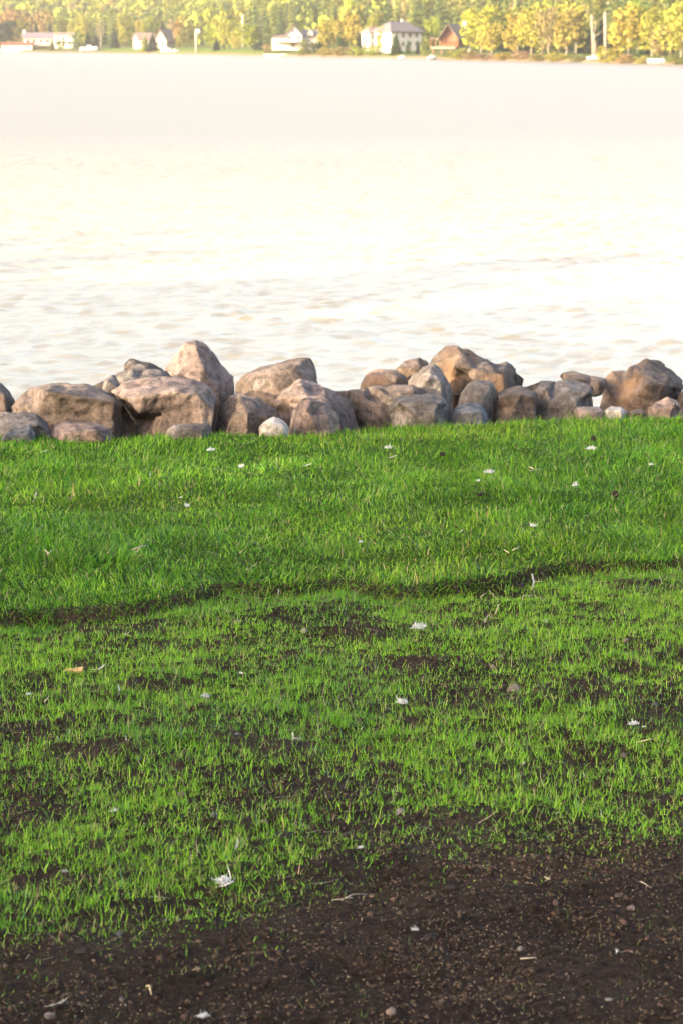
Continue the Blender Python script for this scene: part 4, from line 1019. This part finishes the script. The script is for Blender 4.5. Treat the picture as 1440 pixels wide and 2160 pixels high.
# white gabled house
o, k = house(622, 20, .0, 'white gabled house with dark side roof and veranda', dz=.9)
gb = MB(); xw, dp = 17*k, 7
gb.add([(-xw,-3.5,-.8),(xw,-3.5,-.8),(xw,dp,-.8),(-xw,dp,-.8),(-xw,-3.5,22*k),(xw,-3.5,22*k),(xw,dp,22*k),(-xw,dp,22*k),(0,-3.5,40*k),(0,dp,40*k)],
       [(0,1,5,8,4),(2,3,7,9,6),(1,2,6,5),(3,0,4,7),(4,8,9,7),(8,5,6,9)]); gb.build('wall', M['w_white'], o)
rf = MB()
for sg in (-1, 1):
    e0 = (sg*20*k, 19*k); r0 = (0, 40.6*k); t = 1.6*k
    vs_ = [(e0[0],-4,e0[1]),(e0[0],dp+.3,e0[1]),(r0[0],dp+.3,r0[1]),(r0[0],-4,r0[1])]
    rf.add(vs_ + [(a, b_, c+t) for a, b_, c in vs_], [(0,1,2,3),(7,6,5,4),(0,4,5,1),(1,5,6,2),(3,7,4,0),(2,6,7,3)])
rf.build('roof', M['r_tan'], o)
mb = MB(); mb.box(17.1*k, 50*k, -1.5, 5, -.8, 20*k); mb.build('side_wing', M['w_white'], o)
mb = MB(); mb.add([(17.1*k,-2,19*k),(52*k,-2,19*k),(52*k,1.8,34*k),(17.1*k,1.8,34*k),(17.1*k,5.4,19*k),(52*k,5.4,19*k)], [(0,1,2,3),(3,2,5,4),(1,5,2),(0,3,4),(0,4,5,1)]); mb.build('side_roof', M['r_grey'], o)
mb = MB(); mb.add([(28*k,-1.9,21*k),(40*k,-1.9,21*k),(40*k,-1.9,27*k),(34*k,-1.9,33*k),(28*k,-1.9,27*k),(28*k,1.4,27*k),(34*k,1.4,33*k),(40*k,1.4,27*k)], [(0,1,2,3,4),(4,3,6,5),(3,2,7,6),(0,4,5),(1,7,2)]); mb.build('dormer', M['w_cream'], o)
mb = MB(); mb.box(-44*k, 8*k, -6.2, -3.56, 9*k, 12*k); mb.box(-44*k, -17.2*k, -3.5, 3, -.8, 18*k); mb.build('veranda', M['w_white'], o)
mb = MB(); mb.add([(-46*k,-4,18.1*k),(-17.2*k,-4,18.1*k),(-17.2*k,3.4,24*k),(-46*k,3.4,20*k)], [(0,1,2,3)]); mb.add([(-46*k,-4,17.2*k),(-17.2*k,-4,17.2*k),(-17.2*k,3.4,23*k),(-46*k,3.4,19*k)], [(3,2,1,0)]); mb.build('veranda_roof', M['r_tan'], o)
for a in (-9, 9): window(o, a*k, -3.5, 14*k, 7*k, 7*k)
window(o, 0, -3.5, 26*k, 6*k, 6*k)
mb = MB(); mb.box(-5*k, 4*k, -3.6, -3.504, -.3, 8*k); mb.build('door', M['door'], o)
# large white house with hipped grey roof
o, k = house(836, 22, .62, 'large white two storey house with hipped grey roof', dz=.5)
w_, d_ = 78*k, 58*k
mb = MB(); mb.box(-w_/2, w_/2, -d_/2, d_/2, -.8, 36*k); mb.build('wall', M['w_white'], o)
prism_roof(w_, d_, 36*k, 17*k, .5, .15, hip=24*k).build('roof', M['r_grey'], o)
for a in (-26, -9, 9, 26): window(o, a*k, -d_/2, 22*k, 7*k, 9*k); window(o, a*k, -d_/2, 5*k, 7*k, 9*k)
for a in (-14, 8): window(o, w_/2, a*k, 22*k, 6*k, 8*k, 'r'); window(o, -w_/2, a*k, 22*k, 6*k, 8*k, 'l')
mb = MB(); mb.box(12*k, 18*k, 2*k, 7*k, 40*k, 58*k); mb.build('chimney', M['w_grey'], o)
o, k = house(783, 24, .55, 'white square wing house left of the large hipped roof', dz=.4)
mb = MB(); mb.box(-16*k, 16*k, -15*k, 15*k, -.8, 34*k); mb.build('wall', M['w_white'], o); prism_roof(32*k, 30*k, 34*k, 9*k, .4, .12, hip=12*k).build('roof', M['r_tan'], o)
for a in (-8, 6): window(o, a*k, -15*k, 20*k, 6*k, 8*k); window(o, a*k, -15*k, 4*k, 6*k, 9*k)
# log cabin
o, k = house(950, 16, -.25, 'red orange log cabin with porch and steep gable', 'log_cabin', 'cabin', dz=1.1)
gb = MB(); xw = 17*k
gb.add([(-xw,-3,0),(xw,-3,0),(xw,5,0),(-xw,5,0),(-xw,-3,20*k),(xw,-3,20*k),(xw,5,20*k),(-xw,5,20*k),(0,-3,44*k),(0,5,44*k)], [(0,1,5,8,4),(2,3,7,9,6),(1,2,6,5),(3,0,4,7),(4,8,9,7),(8,5,6,9)])
for j in range(5): gb.tube([(-xw-.15, -3.03, (2+4*j)*k), (xw+.15, -3.03, (2+4*j)*k)], 1.9*k, 6)
gb.build('wall', M['w_log'], o)
rf = MB()
for sg in (-1, 1):
    vs_ = [(sg*22*k,-4.6,15*k),(sg*22*k,5.4,15*k),(0,5.4,45*k),(0,-4.6,45*k)]
    rf.add(vs_ + [(a, b_, c+1.6*k) for a, b_, c in vs_], [(0,1,2,3),(7,6,5,4),(0,4,5,1),(1,5,6,2),(3,7,4,0),(2,6,7,3)])
rf.build('roof', M['r_tan'], o)
mb = MB(); mb.box(-34*k, 17*k, -5.4, -3.1, -3*k, 0); mb.build('porch_floor', M['wood_f'], o)
for a in (-33, -24, -15, -6, 3, 12):
    mb = MB(); mb.tube([(a*k, -5.2, 0), (a*k, -5.2, 16*k)], .9*k, 6); mb.build('porch_post', M['w_log'], o)
mb = MB(); mb.box(-36*k, -17.2*k, -5.6, 3, 16.2*k, 17.6*k); mb.build('porch_roof', M['r_tan'], o)
for a in (-9, 8): window(o, a*k, -3.06, 5*k, 7*k, 9*k, 'f', 'w_log')
mb = MB(); mb.box(14*k, 21*k, 2.5, 4.0, 20*k, 52*k); mb.build('chimney', M['w_cream'], o)
for a in (-30, -12, 6):
    mb = MB(); mb.tube([(a*k, -4.8, -14*k), (a*k, -4.8, -3*k)], 1.2*k, 6); mb.build('stilt', M['w_log'], o)

# poles, boats, jetties, logs
def pole(px, back, top, wpx, label, lamp=False, name='pole', dz=0):
    x, y, z = far_pos(px, back); k = y/F; h = on_y(px, top, y)[2] - z
    o = empty(name, (x, y, z)); mb = MB(); mb.tube([(0, 0, -.3), (0, 0, h*.5), (0, 0, h)], [wpx*k*.5, wpx*k*.45, wpx*k*.4], 8); mb.build('post', M['pole'], o, True)
    if lamp:
        mb = MB(); mb.tube([(1*k, -.2, h-5*k), (4*k, -.2, h-5*k)], .6*k, 6); mb.build('bracket', M['pole'], o)
        V, T = ICO[2]; link('lamp_globe', mesh_np('lamp_globe', V*np.array([4.2*k, 4.2*k, 4.6*k]) + np.array([5*k, -.2, h-5*k]), tris=T, smooth=True), M['hull'], o)
    tag(o, label, 'pole')
pole(420, 5, 61, 4.2, 'tall pale pole with a round white lamp by the waterline', True, 'lamp_pole')
pole(516.5, 60, 30, 4.6, 'bare pale pole rising above the trees without lamp')
def boat(px, back, wpx, hpx, mat, label, rz=0.2, over=False, dz=0.0):
    x, y, z = far_pos(px, back); k = y/F; L_, b_, h = wpx*k, max(1.2, wpx*k*.36), hpx*k
    o = empty('boat', (x, y, max(z, WATER_Z)+dz), rz); mb = MB(); n = 9; rings = []
    for i in range(n):
        t = i/(n-1); w = b_*.5*(1 - abs(2*t-1)**2.4*.9 if t > .5 else 1 - .25*(1-2*t)**2); s = L_*(t-.5); sh = h*(.85 + .25*t*t)
        rings.append([(s, -w, sh), (s, -w*.75, h*.3), (s, 0, 0), (s, w*.75, h*.3), (s, w, sh), (s, w*.86, sh*.97), (s, 0, h*.35), (s, -w*.86, sh*.97)])
    m_ = 8; mb.add([v for r_ in rings for v in r_], [(i*m_+j, (i+1)*m_+j, (i+1)*m_+(j+1) % m_, i*m_+(j+1) % m_) for i in range(n-1) for j in range(m_)] + [tuple(range(m_)), tuple((n-1)*m_+j for j in range(m_))[::-1]])
    hu = mb.build('hull', M[mat], o, True)
    if over: hu.rotation_euler = (math.pi, 0, 0); hu.location = (0, 0, h)
    else:
        mb = MB(); mb.box(-L_*.12, L_*.12, -b_*.32, b_*.32, h*.5, h*1.35); mb.build('cabin' if hpx > 6 else 'thwart', M['hull'], o)
    tag(o, label, 'boat', 'boats on the far shore')
boat(198, 2.5, 36, 9, 'hull', 'white motor boat with cabin pulled up on the shore', .1, dz=.1)
boat(358, 1.5, 20, 9, 'hull', 'short white boat below the steep gable', .3)
boat(375, 2.5, 20, 5, 'hull2', 'grey boat next to the short white one', .05)
boat(907, -3, 20, 6, 'hull2', 'small grey skiff floating before the log cabin', .4)
boat(1241, 5, 27, 7, 'hull', 'white boat lying under the two pale trunks', -.15, dz=.2)
boat(1372, 2.5, 38, 9, 'hull', 'overturned white boat on the shore by the yellow trees', .1, True, dz=.1)
boat(845, 1.0, 16, 4, 'hull', 'small white dinghy on the pinkish beach', .2)
mb = MB(); x, y, z = far_pos(592, .6); k = y/F; mb.box(-33*k, 33*k, -.3, .3, -.3, 5*k); o = mb.build('sea_wall', M['w_cream']); o.location = (x, y, WATER_Z); tag(o, 'low cream sea wall below the white gabled house', 'wall')
mb = MB(); x, y, z = far_pos(20, .8); k = y/F; mb.box(-22*k, 22*k, -1.2, 1.2, .35, .7)
o = empty('jetty', (x, y, WATER_Z)); mb.build('deck', M['w_white'], o)
for a in (-20, -7, 7, 20):
    mb = MB(); mb.tube([(a*k, -1.1, -.6), (a*k, -1.1, .75)], .16, 6); mb.build('pile', M['w_white'], o)
tag(o, 'low white jetty in front of the red roofed boathouse', 'jetty')
def log(px, back, px2, top, w, label, name, mat='birch'):
    x, y, z = far_pos(px, back); k = y/F; X2, _, Z2 = on_y(px2, top, y); mb = MB()
    mb.tube([(0, 0, -.2), ((X2-x)*.55 + .05, .1, (Z2-z)*.5), (X2-x, 0, Z2-z)], [w*k*.5, w*k*.46, w*k*.40], 8)
    for s_, a in ((.7, 1), (.8, -1), (.9, 1)):
        p = Vector(((X2-x)*s_, 0, (Z2-z)*s_)); mb.tube([p, p + Vector((a*4*k, .2, 5*k))], [w*k*.14, w*k*.05], 5)
    o = mb.build(name, M[mat], None, True); o.location = (x, y, z); tag(o, label, 'trunk')
log(1240, 9, 1246, 32, 4.2, 'slim pale bare trunk before the dark spruces', 'dead_trunk')
log(1266, 8, 1275, 26, 7, 'thick pale bare trunk leaning beside the slim one', 'dead_trunk')
log(1247, 7.5, 1254, 86, 5, 'short pink broken stump leaning between the bare trunks', 'broken_stump', 'bark')
log(989, 5, 986, 103, 3, 'thin white leaning stake among the shore bushes', 'stake')

# ------------------------------------------------------------------ single trees and bushes on the far shore
T_ = far_tree
G1, G2, G3, G4 = 'trees around the far houses', 'yellow trees of the wooded point', 'spruces around the far houses', 'bushes along the far waterline'
SPR, TRE, BUS = 'spruce_tree', 'broadleaf_tree', 'shore_bush'
for a in [
 (TRE,22,46,48,'broad','dark',22,'dark green broad tree at the picture edge above the boathouse',G1),
 (TRE,38,25,48,'broad','orange',60,'orange brown tree above the boathouse',G1),
 (TRE,74,26,40,'broad','tan',62,'tan autumn tree above the mauve roof',G1),
 (TRE,106,24,30,'broad','tan',64,'small tan tree behind the mauve roof ridge',G1),
 (TRE,60,44,26,'tall','olive',40,'olive brown slim tree left of the mauve roof',G1),
 (SPR,90,40,20,'conifer','dark',44,'dark spruce directly behind the mauve roof',G3),
 (SPR,118,44,18,'conifer','dark',42,'dark spruce between the mauve roof and the two storey house',G3),
 (TRE,143,40,24,'broad','olive',48,'round olive tree behind the two storey house',G1),
 (TRE,166,42,17,'tall','yellow',46,'slim yellow tree behind the two storey house',G1),
 (TRE,188,35,26,'tall','yellow',44,'tall yellow tree right of the two storey house',G1),
 (SPR,196,62,18,'conifer','dark',24,'dark spruce behind the motor boat, left of two',G3),
 (SPR,213,62,17,'conifer','dark',26,'dark spruce behind the motor boat, right of two',G3),
 (TRE,223,40,16,'thin','pink',22,'thin pinkish birch with pale trunk behind the motor boat',G1),
 (SPR,122,82,15,'conifer','moss',6,'small mossy spruce in front of the mauve roofed house',G3),
 (BUS,140,80,18,'shrub','moss',7,'tall mossy bush between the two left houses',G4),
 (BUS,175,66,24,'shrub','moss',12,'big mossy bush right of the two storey house',G4),
 (SPR,252,60,20,'conifer','dark',20,'broad dark spruce over the yellow grass strip',G3),
 (TRE,275,33,27,'tall','lime',34,'tall lime yellow tree left of the hidden cottage',G1),
 (SPR,292,48,14,'conifer','green',26,'narrow green spruce left of the hidden cottage',G3),
 (TRE,305,43,16,'tall','yellow',50,'slim yellow tree behind the hidden cottage',G1),
 (TRE,326,38,30,'broad','lime',52,'broad lime tree between the two cottages',G1),
 (SPR,352,37,20,'conifer','dark',46,'dark spruce behind the steep gable',G3),
 (SPR,315,72,18,'conifer','lime',5,'pale spruce before the hidden cottage',G3),
 (SPR,330,68,24,'conifer','dark',5,'dark full spruce before the hidden cottage',G3),
 (TRE,368,40,13,'thin','pink',30,'thin pinkish birch behind the steep gable',G1),
 (TRE,383,41,18,'tall','orange',30,'orange tan slim tree right of the steep gable',G1),
 (TRE,402,58,32,'broad','olive',24,'low olive tree left of the lamp pole',G1),
 (TRE,450,51,19,'tall','lime',16,'slim lime tree right of the lamp pole',G1),
 (SPR,462,76,15,'conifer','dark',12,'small dark spruce right of the lamp pole',G3),
 (TRE,478,44,26,'tall','yellow',18,'yellow tree on the lawn left of the bare pole',G1),
 (TRE,505,66,20,'broad','yellow',14,'small yellow round tree at the foot of the bare pole',G1),
 (TRE,531,54,32,'broad','lime',13,'lime round tree on the lawn right of the bare pole',G1),
 (BUS,550,88,24,'shrub','dark',16,'dark bush left of the white gabled house',G4),
 (BUS,570,92,24,'shrub','tan',6,'tan bush at the veranda of the white gabled house',G4),
 (BUS,645,82,34,'shrub','olive',4,'big olive bush in front of the dark side roof',G4),
 (BUS,672,88,24,'shrub','dark',12,'dark bush right of the white gabled house',G4),
 (TRE,690,44,40,'broad','yellow',18,'wide yellow tree between the two white houses',G1),
 (SPR,716,52,18,'conifer','green',20,'green spruce between the two white houses',G3),
 (TRE,737,23,40,'broad','gold',26,'tall golden round tree left of the square wing',G1),
 (SPR,756,66,20,'conifer','dark',16,'dark spruce at the side of the square wing',G3),
 (BUS,690,100,36,'shrub','gold',4,'golden bush, first of the low row before the white houses',G4),
 (BUS,722,98,34,'shrub','tan',4,'tan bush, second of the low row before the white houses',G4),
 (BUS,752,97,34,'shrub','yellow',4,'yellow bush, third of the low row before the white houses',G4),
 (BUS,784,95,30,'shrub','lime',5,'lime bush, last of the low row before the white houses',G4),
 (TRE,802,57,18,'tall','yellow',10,'small yellow birch in front of the large white house',G1),
 (SPR,832,69,28,'conifer','green',9,'full green spruce in front of the large white house',G3),
 (SPR,857,82,15,'conifer','green',12,'little spruce before the shaded side of the large house',G3),
 (SPR,878,82,13,'conifer','dark',12,'little dark spruce at the far corner of the large house',G3),
 (BUS,894,76,20,'shrub','olive',11,'olive bush between the large house and the cabin',G4),
 (TRE,780,36,20,'tall','yellow',60,'yellow tree behind the roof of the square wing',G1),
 (TRE,905,40,26,'tall','lime',50,'lime tree behind the gap before the log cabin',G1),
 (BUS,958,104,30,'shrub','lime',3,'lime bush under the porch of the log cabin',G4),
 (TRE,1008,16,62,'broad','yellow',20,'wide yellow tree right of the log cabin',G2),
 (TRE,1030,52,44,'broad','gold',9,'golden birch at the shore right of the cabin',G2),
 (SPR,1040,8,15,'conifer','green',34,'tall green spruce rising out of the yellow trees',G3),
 (SPR,1056,26,18,'conifer','dark',30,'dark spruce in the gap between two yellow trees',G3),
 (TRE,1083,28,46,'broad','gold',13,'golden round tree in the middle of the wooded point',G2),
 (TRE,1112,12,46,'tall','yellow',14,'brightest yellow birch with pale trunk',G2),
 (SPR,1105,74,24,'conifer','dark',20,'dark low spruce under the brightest birch',G3),
 (TRE,1148,16,32,'tall','tan',14,'tan tree with pinkish trunk right of the brightest birch',G2),
 (TRE,1185,18,46,'tall','gold',12,'golden birch with several pale trunks',G2),
 (SPR,1215,22,30,'conifer','dark',30,'dark spruce left of the bare trunks',G3),
 (SPR,1236,30,30,'conifer','dark',24,'dark spruce right behind the slim bare trunk',G3),
 (SPR,1258,26,32,'conifer','dark',26,'dark spruce right behind the thick bare trunk',G3),
 (SPR,1283,44,30,'conifer','dark',22,'dark low spruce right of the thick bare trunk',G3),
 (TRE,1243,-8,40,'thin','olive',20,'olive crown above the slim bare trunk',G2),
 (TRE,1312,12,56,'broad','yellow',11,'broad yellow tree right of the bare trunks',G2),
 (SPR,1345,10,26,'conifer','green',26,'green spruce behind the broad yellow tree',G3),
 (SPR,1374,-10,28,'conifer','moss',20,'tall mossy spruce near the picture edge',G3),
 (TRE,1385,58,40,'broad','tan',8,'low tan tree above the overturned boat',G2),
 (TRE,1422,2,62,'broad','yellow',11,'big yellow birch with pale trunks at the picture edge',G2),
 (TRE,1475,8,60,'broad','gold',11,'golden birch just beyond the picture edge',G2),
 (TRE,985,30,40,'tall','lime',34,'lime tree rising behind the chimney of the log cabin',G2),
 (TRE,1065,22,44,'tall','lime',32,'tall lime tree behind the golden round tree',G2),
 (TRE,1135,8,44,'tall','lime',30,'tall lime tree behind the brightest birch',G2),
 (TRE,1170,10,44,'tall','yellow',28,'tall yellow tree behind the golden many stemmed birch',G2),
 (TRE,1205,12,40,'tall','lime',26,'lime tree at the dark gap before the bare trunks',G2),
 (TRE,1332,8,44,'tall','lime',24,'tall lime tree behind the broad yellow tree',G2),
 (TRE,1362,22,44,'tall','yellow',16,'yellow tree between the broad yellow tree and the tan one',G2),
 (TRE,1400,14,44,'tall','lime',24,'lime tree behind the low tan tree',G2),
 (BUS,985,108,34,'shrub','tan',3,'tan shore bush, first after the log cabin',G4),
 (BUS,1018,112,34,'shrub','pink',3,'pinkish shore bush, second after the log cabin',G4),
 (BUS,1052,110,38,'shrub','gold',3,'golden shore bush under the golden birch',G4),
 (BUS,1090,106,34,'shrub','pink',4,'pinkish brown bush under the middle of the point',G4),
 (BUS,1125,113,36,'shrub','tan',2.5,'tan bush at the foot of the brightest birch',G4),
 (BUS,1165,110,40,'shrub','yellow',3,'yellow bush left of the white boat under the trunks',G4),
 (BUS,1205,114,34,'shrub','tan',2.5,'tan low bush just left of the white boat',G4),
 (BUS,1270,98,42,'shrub','yellow',3.5,'large yellow bush at the foot of the thick bare trunk',G4),
 (BUS,1310,114,38,'shrub','tan',2.5,'tan bush under the broad yellow tree',G4),
 (BUS,1340,118,30,'shrub','gold',2.2,'golden low bush left of the overturned boat',G4),
 (BUS,1412,116,34,'shrub','olive',3,'olive bush right of the overturned boat',G4),
 (BUS,1450,120,34,'shrub','tan',2.5,'tan bush at the picture edge by the water',G4),
]:
    nm, px, top, w, kd, tn, bk, lab, grp = a
    T_(nm, px, top, w, kd, tn, bk, lab, 'bush' if nm == BUS else 'tree', grp, 'w' if ('birch' in lab or grp == G2) else 'b')

# ------------------------------------------------------------------ haze
hz = MB(); hz.box(-1300, 1300, -150, 2300, -4.5, 75)
m, nt, N, L, P = newmat('haze'); N.remove(P); pv = N.new('ShaderNodeVolumePrincipled')
pv.inputs['Color'].default_value = (.95, .93, .90, 1); pv.inputs['Density'].default_value = .00018; pv.inputs['Anisotropy'].default_value = 0.2
L.new(pv.outputs[0], N['Material Output'].inputs['Volume'])
haze = hz.build('haze', m); tag(haze, 'thin pale air over the lake', kind='stuff')
